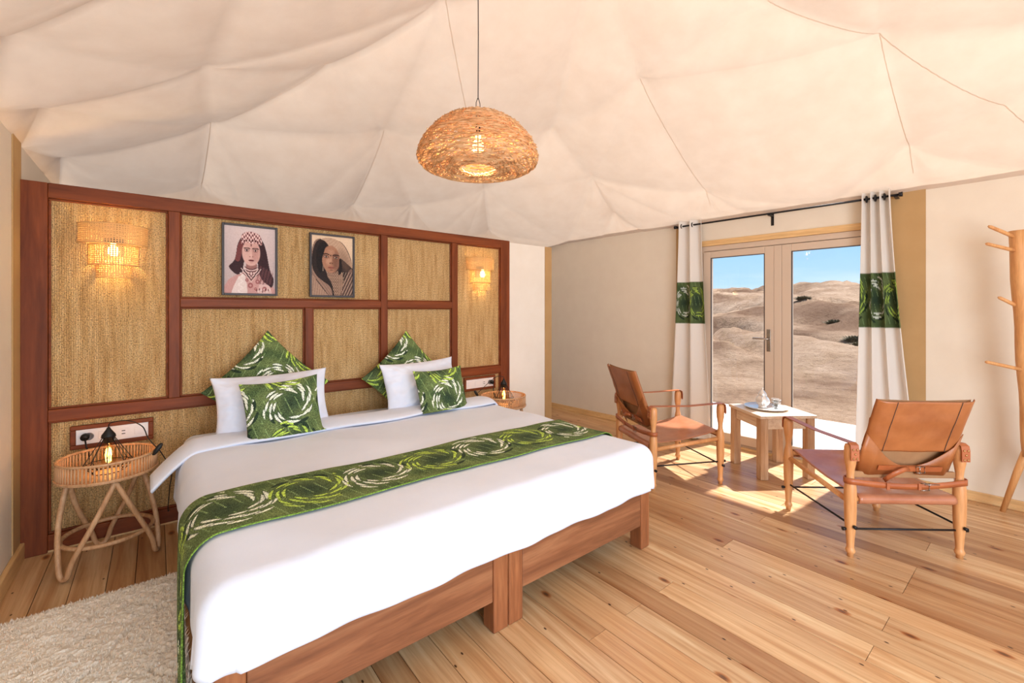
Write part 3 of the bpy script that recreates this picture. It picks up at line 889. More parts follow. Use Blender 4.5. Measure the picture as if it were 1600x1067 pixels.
def portrait(x0, x1, z0, z1, kind, label):
    cx = (x0 + x1) / 2
    t = thing('framed_portrait', label, 'picture', (cx, 3.395, z0))
    w_, h_ = x1 - x0, z1 - z0; b_ = .014
    m = MB(); y0, y1 = -.012, .010
    m.box(-w_ / 2, -w_ / 2 + b_, y0, y1, 0, h_); m.box(w_ / 2 - b_, w_ / 2, y0, y1, 0, h_)
    m.box(-w_ / 2 + b_, w_ / 2 - b_, y0, y1, 0, b_); m.box(-w_ / 2 + b_, w_ / 2 - b_, y0, y1, h_ - b_, h_)
    m.build('frame', plain('dark_picture_frame', (58, 54, 58), .5), t, bevel=.002)
    nu, nv = 110, 160
    g = MB(); ww, hh = w_ - 2 * b_, h_ - 2 * b_
    g.grid(lambda u, v: (-ww / 2 + u * ww, -.002, b_ + hh - v * hh), nu, nv)
    o = g.build('print', M_photo, t)
    setcol(o, paint(kind, nu, nv))
    MB().box(-ww / 2, ww / 2, .0, .008, b_, b_ + hh).build('backing', M_gasket, t)
portrait(.326, .650, 1.400, 1.870, 0, 'dark framed portrait print of a person wearing a jewelled headdress and layered necklaces')
portrait(.858, 1.181, 1.398, 1.864, 1, 'dark framed portrait print of a person under a draped shawl hood')

# ------------------------------------------------------------------ wall sockets
def socket(x0, x1, z0, z1, label, layout):
    t = thing('socket_panel', label, 'socket', ((x0 + x1) / 2, 3.4245, z0))
    w_, h_ = x1 - x0, z1 - z0
    m = MB(); b_ = .024
    m.box(-w_ / 2, w_ / 2, -.022, 0, 0, b_); m.box(-w_ / 2, w_ / 2, -.022, 0, h_ - b_, h_)
    m.box(-w_ / 2, -w_ / 2 + b_, -.022, 0, b_, h_ - b_); m.box(w_ / 2 - b_, w_ / 2, -.022, 0, b_, h_ - b_)
    m.build('surround', M_hb_x, t, bevel=.005)
    MB().box(-w_ / 2 + b_, w_ / 2 - b_, -.017, 0, b_, h_ - b_).build('cover_plate', M_plastic, t, bevel=.002)
    for k, (f, kind) in enumerate(layout):
        cx = -w_ / 2 + b_ + f * (w_ - 2 * b_); cz = h_ / 2
        if kind == 'switch':
            MB().box(cx - .02, cx + .02, -.0215, -.017, cz - .022, cz + .022).build('switch', M_plastic, t, bevel=.002)
        elif kind == 'usb':
            o = MB().box(cx - .02, cx + .02, -.020, -.017, cz - .022, cz + .022).build('charging_port', M_plastic, t, bevel=.001)
            q = MB(); q.box(cx - .008, cx + .008, -.0208, -.0199, cz + .006, cz + .011); q.box(cx - .008, cx + .008, -.0208, -.0199, cz - .011, cz - .006)
            q.build('slot', M_gasket, o)
        else:
            M_ = Matrix.Translation((cx, -.017, cz)) @ Matrix.Rotation(pi / 2, 4, 'X')
            MB().lathe([(.0, .0), (.021, .0), (.021, .004), (.017, .004), (.016, .001), (.0, .001)], 24, M=M_).build('socket', M_plasticg, t)
socket(-.372, -.015, .530, .660, 'wood framed white socket strip above the rattan nightstand on the left', [(.17, 'socket'), (.36, 'switch'), (.64, 'usb'), (.86, 'switch')])
socket(2.185, 2.542, .553, .683, 'wood framed white socket strip right of the bed above the right nightstand', [(.13, 'switch'), (.38, 'switch'), (.64, 'usb'), (.86, 'socket')])

# ------------------------------------------------------------------ sconces
def lattice(m, R, D, z0, z1, pitch=.0105):
    # a half-oval band of cane webbing, R wide, D deep
    n = int(pi * (R + D) / 2 / pitch)
    def pt(a, z): return (-R * cos(a), -D * sin(a) - .001, z)
    strip = .0026
    for k in range(n + 1):
        a = pi * k / n; da = strip / ((R + D) / 2)
        m.add([pt(a - da, z0), pt(a + da, z0), pt(a + da, z1), pt(a - da, z1)], [(0, 1, 2, 3)])
    nz_ = max(2, int((z1 - z0) / pitch))
    for j in range(nz_ + 1):
        z = z0 + (z1 - z0) * j / nz_; N = 40; vs = []
        for k in range(N + 1):
            a = pi * k / N; vs += [pt(a, z - strip), pt(a, z + strip)]
        m.add(vs, [(2 * k, 2 * k + 2, 2 * k + 3, 2 * k + 1) for k in range(N)])
def sconce(cx, ztop, label):
    t = thing('wall_lamp', label, 'lamp', (cx, 3.4245, ztop))
    tiers = [(.150, .105, -.115, 0), (.107, .085, -.235, -.115), (.075, .06, -.305, -.225)]
    for (R, D, za, zb) in tiers:
        m = MB(); lattice(m, R, D, za + .006, zb - .006)
        o = m.build('shade_tier', M_cane, t, solid=.0012)
        e_ = MB()
        for z in (za + .004, zb - .004):
            e_.tube([(-R * cos(pi * k / 36), -D * sin(pi * k / 36), z) for k in range(37)], .0045, 6)
        e_.build('rim', M_cane, o)
    MB().box(-.04, .04, -.012, 0, -.18, -.08).build('back_plate', M_black, t, bevel=.002)
    M_ = Matrix.Translation((0, -.05, -.155))
    MB().lathe([(.0, -.03), (.014, -.026), (.024, -.012), (.026, .002), (.022, .018), (.013, .032), (.012, .045), (0, .046)], 20, M=M_).build('bulb', M_bulb, t)
    MB().tube([(0, -.05, -.108), (0, -.05, -.085), (0, -.01, -.085)], .012, 10).build('lamp_holder', M_black, t)
    light('bulb_glow', 'POINT', (cx, 3.4245 - .05, ztop - .155), 6.0, (1, .70, .26), size=.04)
    return t
sconce(-.192, 1.79, 'lit three tiered cane wall lamp on the left headboard panel, above the left nightstand')
sconce(2.368, 1.79, 'lit three tiered cane wall lamp on the right headboard panel, beside the white partition')

# ================================================================== BED
BX0, BX1, BY0, BY1 = .12, 2.12, 1.42, 3.385
bed = thing('double_bed_frame', 'reddish wooden platform bed frame of two joined singles on chunky square legs', 'bed', ((BX0 + BX1) / 2, (BY0 + BY1) / 2, 0))
bcx, bcy = (BX0 + BX1) / 2, (BY0 + BY1) / 2
def Bd(m, name, mat, bevel=.004):
    for p in m.v: p.x -= bcx; p.y -= bcy
    return m.build(name, mat, bed, bevel=bevel)
mid = 1.128
for (a, b_) in ((BX0, mid - .002), (mid + .002, BX1)):
    for (lx0, lx1) in ((a, a + .075), (b_ - .075, b_)):
        for (ly0, ly1) in ((BY0, BY0 + .075), (BY1 - .075, BY1)):
            Bd(MB().box(lx0, lx1, ly0, ly1, 0, .318), 'leg', M_bedwood_z, .006)
    for (y0, y1) in ((BY0 + .004, BY0 + .036), (BY1 - .036, BY1 - .004)):
        Bd(MB().box(a + .076, b_ - .076, y0, y1, .128, .315), 'end_rail', M_bedwood)
    for (x0, x1) in ((a + .004, a + .034), (b_ - .034, b_ - .004)):
        Bd(MB().box(x0, x1, BY0 + .076, BY1 - .076, .128, .315), 'side_rail', M_bedwood_y)
    for k in range(12):
        y = BY0 + .12 + k * (BY1 - BY0 - .24) / 11
        Bd(MB().box(a + .036, b_ - .036, y - .035, y + .035, .285, .303), 'slat', M_underframe, 0)

def drape(x0, x1, y0, y1, top, bottom, hang, R=.07, n=150, foldamp=.008, puff=.006, seed=0, skew=0, sides=(1, 1, 1, 1), cr=.10):
    # cloth lying over a box, wrapped over its edges and hanging to `bottom`
    m = MB()
    ix0, ix1, iy0, iy1 = x0 + R, x1 - R, y0 + R, y1 - R
    Hd = R * pi / 2 + max(0, (top - bottom) - R)
    hl, hr, hf, hb_ = [Hd if s else 0 for s in sides]
    A = ix1 - ix0 + hl + hr; B = iy1 - iy0 + hf + hb_
    nu = int(n * A / 2); nv = int(n * B / 2)
    def fn(u, v):
        a = -hl + u * A; b = -hf + v * B
        da = min(a, 0) if a < 0 else max(0, a - (ix1 - ix0))
        db = min(b, 0) if b < 0 else max(0, b - (iy1 - iy0))
        cx = ix0 + min(max(a, 0), ix1 - ix0); cy = iy0 + min(max(b, 0), iy1 - iy0)
        nd = sqrt(da * da + db * db); d = max(abs(da), abs(db))
        if da and db: d = d * (1 + .06 * min(abs(da), abs(db)) / d)
        if nd > 1e-9: nx_, ny_ = da / nd, db / nd
        else: nx_ = ny_ = 0
        if d < R * pi / 2:
            out = R * sin(d / R); dr = R * (1 - cos(d / R))
        else:
            out = R; dr = R + d - R * pi / 2
        t = min(1, dr / max(.01, top - bottom))
        per = cx * 1.0 - cy * 1.0 + (atan2(ny_, nx_) * .1 if da and db else 0)
        out += t * foldamp * (sin(per * 13 + seed) + .4 * sin(per * 31 + seed * 2)) + (t ** 2) * .006
        pin = 0
        if da and db: pin = .012 * t * sin(4 * atan2(abs(db), abs(da)))
        z = top - dr
        z += puff * (noise.noise(Vector((cx * 2.2 + seed, cy * 2.2, 0))) * 1.4 + .35 * noise.noise(Vector((cx * 7 + seed, cy * 5, 3)))) * (1 - t)
        
        return (cx + nx_ * (out + pin), cy + ny_ * (out + pin), z)
    m.grid(fn, nu, nv)
    return m
# mattress pad
mt = drape(BX0 + .005, BX1 - .005, BY0 + .005, BY1, .532, .325, 0, R=.06, foldamp=.003, puff=.003, seed=2)
mo = mt.build('mattress', M_sheet); tag(mo, 'white sheeted mattress showing at the head of the bed under the pillows', 'mattress')
dv = drape(.082, 2.150, 1.375, 3.085, .560, .335, 0, R=.085, foldamp=.007, puff=.010, seed=5, sides=(1, 1, 1, 0))
do = dv.build('duvet', M_sheet, solid=.012, offset=-1); tag(do, 'smooth white duvet draped over the bed and hanging past the foot rail', 'duvet')
# turned-back sheet band with a loose corner
def foldfn(u, v):
    x = -.02 + u * 2.19; y = 2.80 + .26 * v
    yy = y - .10 * max(0, 1 - u * 6)
    zt = .577 + .010 * sin(pi * v) + .006 * noise.noise(Vector((x * 3, y * 6, 0))) - .012 * (abs(2 * v - 1) ** 4)
    l = max(0, .16 - x); r_ = max(0, x - 2.08)
    z = zt - (l ** 1.35) * 1.25 - r_ * 1.1
    return (x + .02 * l, yy - .15 * l + .02 * sin(x * 9), z)
fo = MB().grid(foldfn, 150, 24).build('duvet_fold', M_sheet, do, solid=.014, offset=1)

# bed runner
RY0, RY1 = 1.705, 2.105
def runner():
    m = MB(); R = .09
    x0, x1, top = .068, 2.162, .566
    left = .50; rightH = .16
    Ltop = (x1 - R) - (x0 + R)
    LL = left + R * pi / 2; LR = rightH + R * pi / 2
    tot = LL + Ltop + LR
    nu, nv = 780, 118
    uv = []
    def fn(u, v):
        a = -LL + u * tot
        wv = (v - .5)
        y = RY0 + (RY1 - RY0) * v + .012 * sin(a * 2.2)
        if a < 0:
            d = -a
            if d < R * pi / 2: x = x0 + R - R * sin(d / R); z = top - R * (1 - cos(d / R))
            else: x = x0; z = top - R - (d - R * pi / 2)
            t = min(1, max(0, (d - .12)) / .4)
            y = (RY0 + RY1) / 2 + (y - (RY0 + RY1) / 2) * (1 - .30 * t) - .20 * t * t - .02 * t
            x -= .006 * t * (1 + sin(v * 21 + d * 3)) + .004 * t * sin(v * 47)
        elif a > Ltop:
            d = a - Ltop
            if d < R * pi / 2: x = x1 - R + R * sin(d / R); z = top - R * (1 - cos(d / R))
            else: x = x1; z = top - R - (d - R * pi / 2)
        else:
            x = x0 + R + a
            z = top
        if a >= 0 or -a < R:
            k = 1 if a >= 0 else 1 + a / R
            z += .010 * (noise.noise(Vector((x * 2.2 + 5, y * 2.2, 0))) * 1.4 + .35 * noise.noise(Vector((x * 7 + 5, y * 5, 3)))) * k + .003 * k
        return (x, y, z)
    m.grid(fn, nu, nv)
    o = m.build('bed_runner', M_print, solid=.004, offset=1)
    U = np.tile(np.linspace(0, 1, nu + 1), nv + 1) * tot; V = np.repeat(np.linspace(0, 1, nv + 1), nu + 1) * (RY1 - RY0)
    c = leafprint(U, V - .035 * np.sin(U * .0), cell=(.29, .42), offs=(.10, .21), rad=.116, row_alt=True, col_alt=True)
    edge = (V < .005)
    c[edge] = lin((116, 150, 66))
    setcol(o, c)
    return tag(o, 'green leaf ring print runner laid across the white duvet', 'bed runner')
runner()

# ------------------------------------------------------------------ pillows
def cushion(name, label, cat, center, w_, h_, t, rot, mat, pat=None, lean=0, yaw=0, group=None, flat=0, n=90, seed=0, rest=.552):
    m = MB()
    def side(sg):
        def fn(u, v):
            a = 2 * u - 1; b = 2 * v - 1
            x = a * w_ / 2 * (1 - .085 * (1 - b * b) * abs(a) ** 1.5 * (abs(a)))
            y = b * h_ / 2 * (1 - .085 * (1 - a * a) * abs(b) ** 2.5)
            f = max(0, (1 - abs(a) ** 2.6)) ** .62 * max(0, (1 - abs(b) ** 2.6)) ** .62
            z = sg * (t / 2) * f
            wr_ = .012 * noise.noise(Vector((a * 2.5 + seed, b * 2.5, sg))) + .006 * noise.noise(Vector((a * 7 + seed, b * 7, sg)))
            z += wr_ * min(1, f * 2) * (t / .14)
            cr_ = exp(-((1 - abs(a)) ** 2 + (1 - abs(b)) ** 2) / .12)
            z += sg * .010 * cr_ * sin((abs(a) - abs(b)) * 30 + seed) * f
            if flat: z += flat * noise.noise(Vector((a * 1.5, b * 1.5 + seed, 5)))
            return (x, -z, y)
        return fn
    m.grid(side(1), n, n); m.grid(side(-1), n, n)
    o = m.build(name, mat)
    nv_ = (n + 1) ** 2
    if pat:
        u = np.tile(np.linspace(-.5, .5, n + 1), n + 1) * w_; v = np.repeat(np.linspace(-.5, .5, n + 1), n + 1) * h_
        c = leafprint(u, v, **pat); setcol(o, np.vstack([c, c]))
    me = o.data; b_ = bmesh.new(); b_.from_mesh(me); bmesh.ops.remove_doubles(b_, verts=b_.verts, dist=.0003)
    bmesh.ops.recalc_face_normals(b_, faces=b_.faces)
    b_.to_mesh(me); b_.free()
    o.rotation_euler = (Matrix.Rotation(yaw, 3, 'Z') @ Matrix.Rotation(lean, 3, 'X') @ Matrix.Rotation(rot, 3, 'Y')).to_euler()
    o.location = center
    Mw = o.rotation_euler.to_matrix(); Mi = Mw.inverted(); cc = Vector(center)
    for v_ in me.vertices:      # the lower edge squashes on the mattress
        wv_ = Mw @ v_.co + cc
        if wv_.z < rest + .03:
            d_ = rest + .03 - wv_.z; wv_.z = rest + .03 * exp(-d_ / .03); v_.co = Mi @ (wv_ - cc)
    return tag(o, label, cat, group)
cushion('cushion', 'large green leaf print cushion on its corner behind the left white pillow', 'cushion', (.580, 3.255, .800), .53, .53, .11, radians(45), M_print,
        dict(cell=(.30, .27), offs=(.02, .05), rad=.095), lean=radians(-12), n=190, seed=1)
cushion('cushion', 'large green leaf print cushion on its corner behind the right white pillow', 'cushion', (1.565, 3.265, .770), .53, .53, .11, radians(45 + 3), M_print,
        dict(cell=(.30, .27), offs=(.03, .08), rad=.095), lean=radians(-12), n=190, seed=2)
cushion('pillow', 'white rectangular pillow standing on the left half of the bed', 'pillow', (.575, 3.08, .715), .66, .40, .17, radians(-1), M_pillow, lean=radians(-16), n=80, seed=3, flat=.01)
cushion('pillow', 'white rectangular pillow standing on the right half of the bed', 'pillow', (1.595, 3.09, .718), .64, .40, .17, radians(-1.5), M_pillow, lean=radians(-16), yaw=radians(3), n=80, seed=8, flat=.01)
cushion('cushion', 'small square green leaf ring cushion leaning on the left white pillow', 'cushion', (.585, 2.865, .690), .425, .42, .12, radians(-3), M_print,
        dict(cell=(.30, .235), offs=(.025, .045), rad=.100), lean=radians(-18), n=170, seed=5, rest=.576)
cushion('cushion', 'small square green leaf ring cushion leaning on the right white pillow', 'cushion', (1.650, 2.865, .672), .425, .41, .12, radians(-1), M_print,
        dict(cell=(.31, .235), offs=(.01, -.02), rad=.100), lean=radians(-18), yaw=radians(4), n=170, seed=6, rest=.576)

# ================================================================== NIGHTSTANDS
def nightstand(cx, cy, a0, label):
    t = thing('rattan_nightstand', label, 'nightstand', (cx, cy, 0))
    R = .195; zt = .545; zb = .450
    N = 78; me = None
    for k in range(N):
        a = 2 * pi * k / N
        if me is None:
            o = MB().tube([(0, 0, zb), (0, 0, zt)], .0042, 6).build('spindle', M_rattan, t); me = o.data
        else:
            o = bpy.data.objects.new('spindle', me); COL.objects.link(o); o.parent = t
        o.location = (R * cos(a), R * sin(a), 0)
    for z, rr_ in ((zt, .0065), (zb + .012, .005), (zb + .006, .004)):
        MB().tube([((R + (.004 if z < zt else 0)) * cos(2 * pi * k / 64), (R + (.004 if z < zt else 0)) * sin(2 * pi * k / 64), z) for k in range(64)], rr_, 8, closed=True).build('hoop', M_rattan, t)
    MB().lathe([(0, zb + .004), (R - .006, zb + .004), (R - .006, zb + .014), (0, zb + .014)], 48).build('tray_base', M_rattan, t, bevel=.002)
    for k in range(3):
        th = a0 + k * 2 * pi / 3
        pts = []
        for i in range(33):
            s = i / 32 * 2 - 1                       # -1..1 along the U
            z = (abs(s) ** 1.0)
            if abs(s) > .35:
                q = (abs(s) - .35) / .65; ang = .12 + .80 * q; zz_ = .075 + (zb - .075) * q; rad = .205 - .045 * q
            else:
                q = s / .35; ang = .12 * abs(q) ** .7 if abs(q) > 0 else 0
                ang = .14 * abs(sin(q * pi / 2)); zz_ = .013 + .062 * (1 - cos(q * pi / 2)) ** 1.1; rad = .205
            an = th + math.copysign(ang, s) * (1.15 if k != 9 else 1)
            pts.append((rad * cos(an), rad * sin(an), zz_))
        sm_ = [Vector(p) for p in pts]
        for _ in range(2): sm_ = [sm_[0]] + [(sm_[i - 1] + sm_[i] * 2 + sm_[i + 1]) / 4 for i in range(1, len(sm_) - 1)] + [sm_[-1]]
        MB().tube(sm_, .0118, 10).build('leg', M_rattan, t)
    MB().tube([(.180 * cos(2 * pi * k / 48), .180 * sin(2 * pi * k / 48), .150) for k in range(48)], .0105, 8, closed=True).build('stretcher_ring', M_rattan, t)
    return t
nightstand(-.195, 3.115, radians(222), 'round rattan nightstand left of the bed with a slatted tray top')
nightstand(2.405, 3.105, radians(250), 'round rattan nightstand right of the bed, half hidden behind the duvet')

def cage_lamp(cx, cy, z0, cord_pts, label, flip=1):
    t = thing('cage_lamp', label, 'lamp', (cx, cy, z0))
    N = 8; wire = .0021
    rb, rm, rt_ = .066, .098, .022; zm, zt = .042, .178
    for r_, z in ((rb, .0025), (rm, zm)):
        MB().tube([(r_ * cos(2 * pi * k / N), r_ * sin(2 * pi * k / N), z) for k in range(N)], wire, 6, closed=True).build('cage_ring', M_black, t)
    for k in range(N):
        a = 2 * pi * k / N; a2 = a + pi / N * 0
        MB().tube([(rb * cos(a), rb * sin(a), .0025), (rm * cos(a2), rm * sin(a2), zm), (rt_ * cos(a), rt_ * sin(a), zt)], wire, 6).build('cage_wire', M_black, t)
    MB().lathe([(.0, .150), (.021, .150), (.022, .175), (.030, .178), (.028, .190), (.010, .218), (.006, .228), (0, .228)], 24).build('socket_cap', M_black, t)
    MB().lathe([(0, .030), (.018, .034), (.031, .052), (.033, .075), (.027, .105), (.016, .135), (.013, .150), (0, .150)], 24).build('bulb', M_amber, t)
    f = MB()
    for k in range(5):
        a = 2 * pi * k / 5
        f.tube([(.006 * cos(a), .006 * sin(a), .12), (.013 * cos(a + .5), .013 * sin(a + .5), .085), (.010 * cos(a + 1), .010 * sin(a + 1), .05)], .0013, 5)
    f.build('filament', M_fil, t)
    pts = [Vector(p) - Vector((cx, cy, z0)) for p in cord_pts]
    sm_ = []
    for i in range(len(pts) - 1):
        p0 = pts[max(0, i - 1)]; p1 = pts[i]; p2 = pts[i + 1]; p3 = pts[min(len(pts) - 1, i + 2)]
        for k in range(10):
            q = k / 10
            sm_.append(.5 * ((2 * p1) + (p2 - p0) * q + (2 * p0 - 5 * p1 + 4 * p2 - p3) * q * q + (3 * p1 - p0 - 3 * p2 + p3) * q ** 3))
    sm_.append(pts[-1])
    MB().tube(sm_, .0026, 6).build('cord', M_black, t)
    light('lamp_glow', 'POINT', (cx, cy, z0 + .08), .5, (1, .62, .28), size=.02)
    return t, sm_
t1, c1 = cage_lamp(-.195, 3.10, .465, [(-.195, 3.10, .692), (-.185, 3.08, .718), (-.12, 3.05, .725), (-.06, 3.03, .690), (-.035, 3.0, .63), (.0, 2.96, .582), (.018, 2.955, .555), (.06, 2.99, .44), (.055, 3.05, .33), (.05, 3.2, .16), (.06, 3.30, .12)],
                   'black wire cage table lamp with glowing amber bulb on the left nightstand')
M_ = Matrix.Translation(Vector((.003, 2.958, .575)) - Vector((-.195, 3.10, .465))) @ Matrix.Rotation(radians(35), 4, 'Y')
MB().lathe([(0, -.035), (.008, -.03), (.012, -.015), (.012, .015), (.008, .03), (0, .035)], 14, M=M_).build('cord_switch', M_black, t1)
pl = MB().tube([(-.31, 3.405, .597), (-.31, 3.375, .597)], .019, 14); pl.tube([(-.31, 3.378, .597), (-.30, 3.33, .56), (-.285, 3.32, .50), (-.28, 3.3, .478)], .004, 6)
for p in pl.v: p -= Vector((-.195, 3.10, .465))
pl.build('plug', M_black, t1)
t2, c2 = cage_lamp(2.405, 3.10, .465, [(2.405, 3.10, .692), (2.39, 3.09, .712), (2.34, 3.12, .715), (2.28, 3.16, .66), (2.21, 3.18, .60), (2.17, 3.2, .56)],
                   'black wire cage table lamp with glowing amber bulb on the right nightstand')
M_ = Matrix.Translation(Vector((2.175, 3.195, .575)) - Vector((2.405, 3.10, .465))) @ Matrix.Rotation(radians(-35), 4, 'Y')
MB().lathe([(0, -.035), (.008, -.03), (.012, -.015), (.012, .015), (.008, .03), (0, .035)], 14, M=M_).build('cord_switch', M_black, t2)
pl = MB().tube([(2.49, 3.405, .618), (2.49, 3.378, .618)], .018, 14); pl.tube([(2.49, 3.38, .618), (2.47, 3.34, .60), (2.44, 3.30, .54), (2.44, 3.26, .49)], .004, 6)
for p in pl.v: p -= Vector((2.405, 3.10, .465))
pl.build('plug', M_black, t2)

# ================================================================== PENDANT
def pendant(cx, cy, zc, label):
    t = thing('pendant_lamp', label, 'lamp', (cx, cy, zc))
    r_ = random.Random(4)
    prof = [(.03, .178), (.075, .172), (.125, .155), (.180, .126), (.230, .085), (.272, .035), (.300, -.018), (.308, -.055), (.296, -.084), (.256, -.104), (.200, -.113), (.150, -.115), (.115, -.112), (.088, -.102)]
    P = [Vector((a, 0, b)) for a, b in prof]
    dense = []
    for i in range(len(P) - 1):
        p0 = P[max(0, i - 1)]; p1 = P[i]; p2 = P[i + 1]; p3 = P[min(len(P) - 1, i + 2)]
        for k in range(12):
            q = k / 12
            dense.append(.5 * ((2 * p1) + (p2 - p0) * q + (2 * p0 - 5 * p1 + 4 * p2 - p3) * q * q + (3 * p1 - p0 - 3 * p2 + p3) * q ** 3))
    dense.append(P[-1])
    cum = [0]
    for i in range(1, len(dense)): cum.append(cum[-1] + (dense[i] - dense[i - 1]).length)
    def at(s):
        s = max(0, min(cum[-1], s)); 
        for i in range(1, len(cum)):
            if cum[i] >= s:
                q = (s - cum[i - 1]) / max(1e-9, cum[i] - cum[i - 1]); return dense[i - 1].lerp(dense[i], q)
        return dense[-1]
    tot = cum[-1]
    tab = [at(tot * i / 400) for i in range(401)]
    def at(s): return tab[max(0, min(400, int(round(s / tot * 400))))]
    NR = 26
    m = MB()
    for k in range(NR):
        a = 2 * pi * k / NR
        m.tube([(tab[i].x * cos(a), tab[i].x * sin(a), tab[i].z) for i in range(0, 401, 16)], .0035, 5)
    m.build('rib', M_willow, t)['kind'] = 'stuff'
    m = MB(); rows = 70
    for j in range(rows):
        s0 = tot * (j + .5) / rows
        sg = 1 if j % 2 else -1
        pts = []; R_ = at(s0).x; n = max(40, int(2 * pi * R_ / .012)); n = min(n, 150)
        ph = r_.uniform(0, 6); am = .006; rad = r_.uniform(.0028, .0044)
        for k in range(n):
            a = 2 * pi * k / n
            sdev = s0 + am * sin(a * 3 + ph) + .003 * sin(a * 11 + ph * 2) + r_.uniform(-.0015, .0015)
            p = at(sdev); off = .0075 * sg * cos(a * NR / 2)
            pts.append(((p.x + off) * cos(a), (p.x + off) * sin(a), p.z + off * .5))
        m.tube(pts, rad, 4, closed=True)
    # slanting withies and loose ends
    for k in range(600):
        a = r_.uniform(0, 2 * pi); s0 = r_.uniform(.15, .98) * tot; ln = r_.uniform(.06, .16); pts = []
        slope = r_.uniform(-.35, .35)
        for i in range(7):
            q = i / 6; p = at(s0 + slope * ln * q); rr_ = p.x + .004 + .004 * sin(q * pi)
            aa = a + ln * q / max(.08, p.x)
            if i == 6 : rr_ += r_.uniform(.0, .012)
            pts.append((rr_ * cos(aa), rr_ * sin(aa), p.z + (.004 if i == 6 else 0)))
        m.tube(pts, r_.uniform(.0018, .003), 4)
    for k in range(260):
        a = r_.uniform(0, 2 * pi); p = at(r_.uniform(.2, .62) * tot); ln = r_.uniform(.006, .02)
        d = Vector((cos(a + .8), sin(a + .8), r_.uniform(.2, .9))).normalized() * ln
        b_ = Vector((p.x * cos(a), p.x * sin(a), p.z)); m.tube([b_, b_ + d], .0018, 4)
    o = m.build('woven_shade', M_willow, t); o['kind'] = 'stuff'
    zr = roof(cx, cy) - zc - .06
    q = MB(); q.tube([(0, 0, .26), (.002, .001, .6), (0, 0, zr)], .003, 6)
    for s in (-1, 1): q.tube([(0, 0, .27), (.012 * s, 0, .24), (.014 * s, 0, .17)], .0022, 6)
    q.build('cord', M_gasket, t)
    MB().lathe([(0, -.03), (.02, -.025), (.032, 0), (.026, .03), (.014, .05), (.014, .07), (0, .07)], 20, M=Matrix.Translation((0, 0, .0))).build('bulb', M_bulbp, t)
    MB().tube([(0, 0, .071), (0, 0, .175)], .012, 10).build('lamp_holder', M_black, t)
    light('pendant_glow', 'POINT', (cx, cy, zc - .045), 7.0, (1, .70, .38), size=.03)
pendant(1.315, 1.915, 2.150, 'round woven willow pendant lamp hanging over the bed')

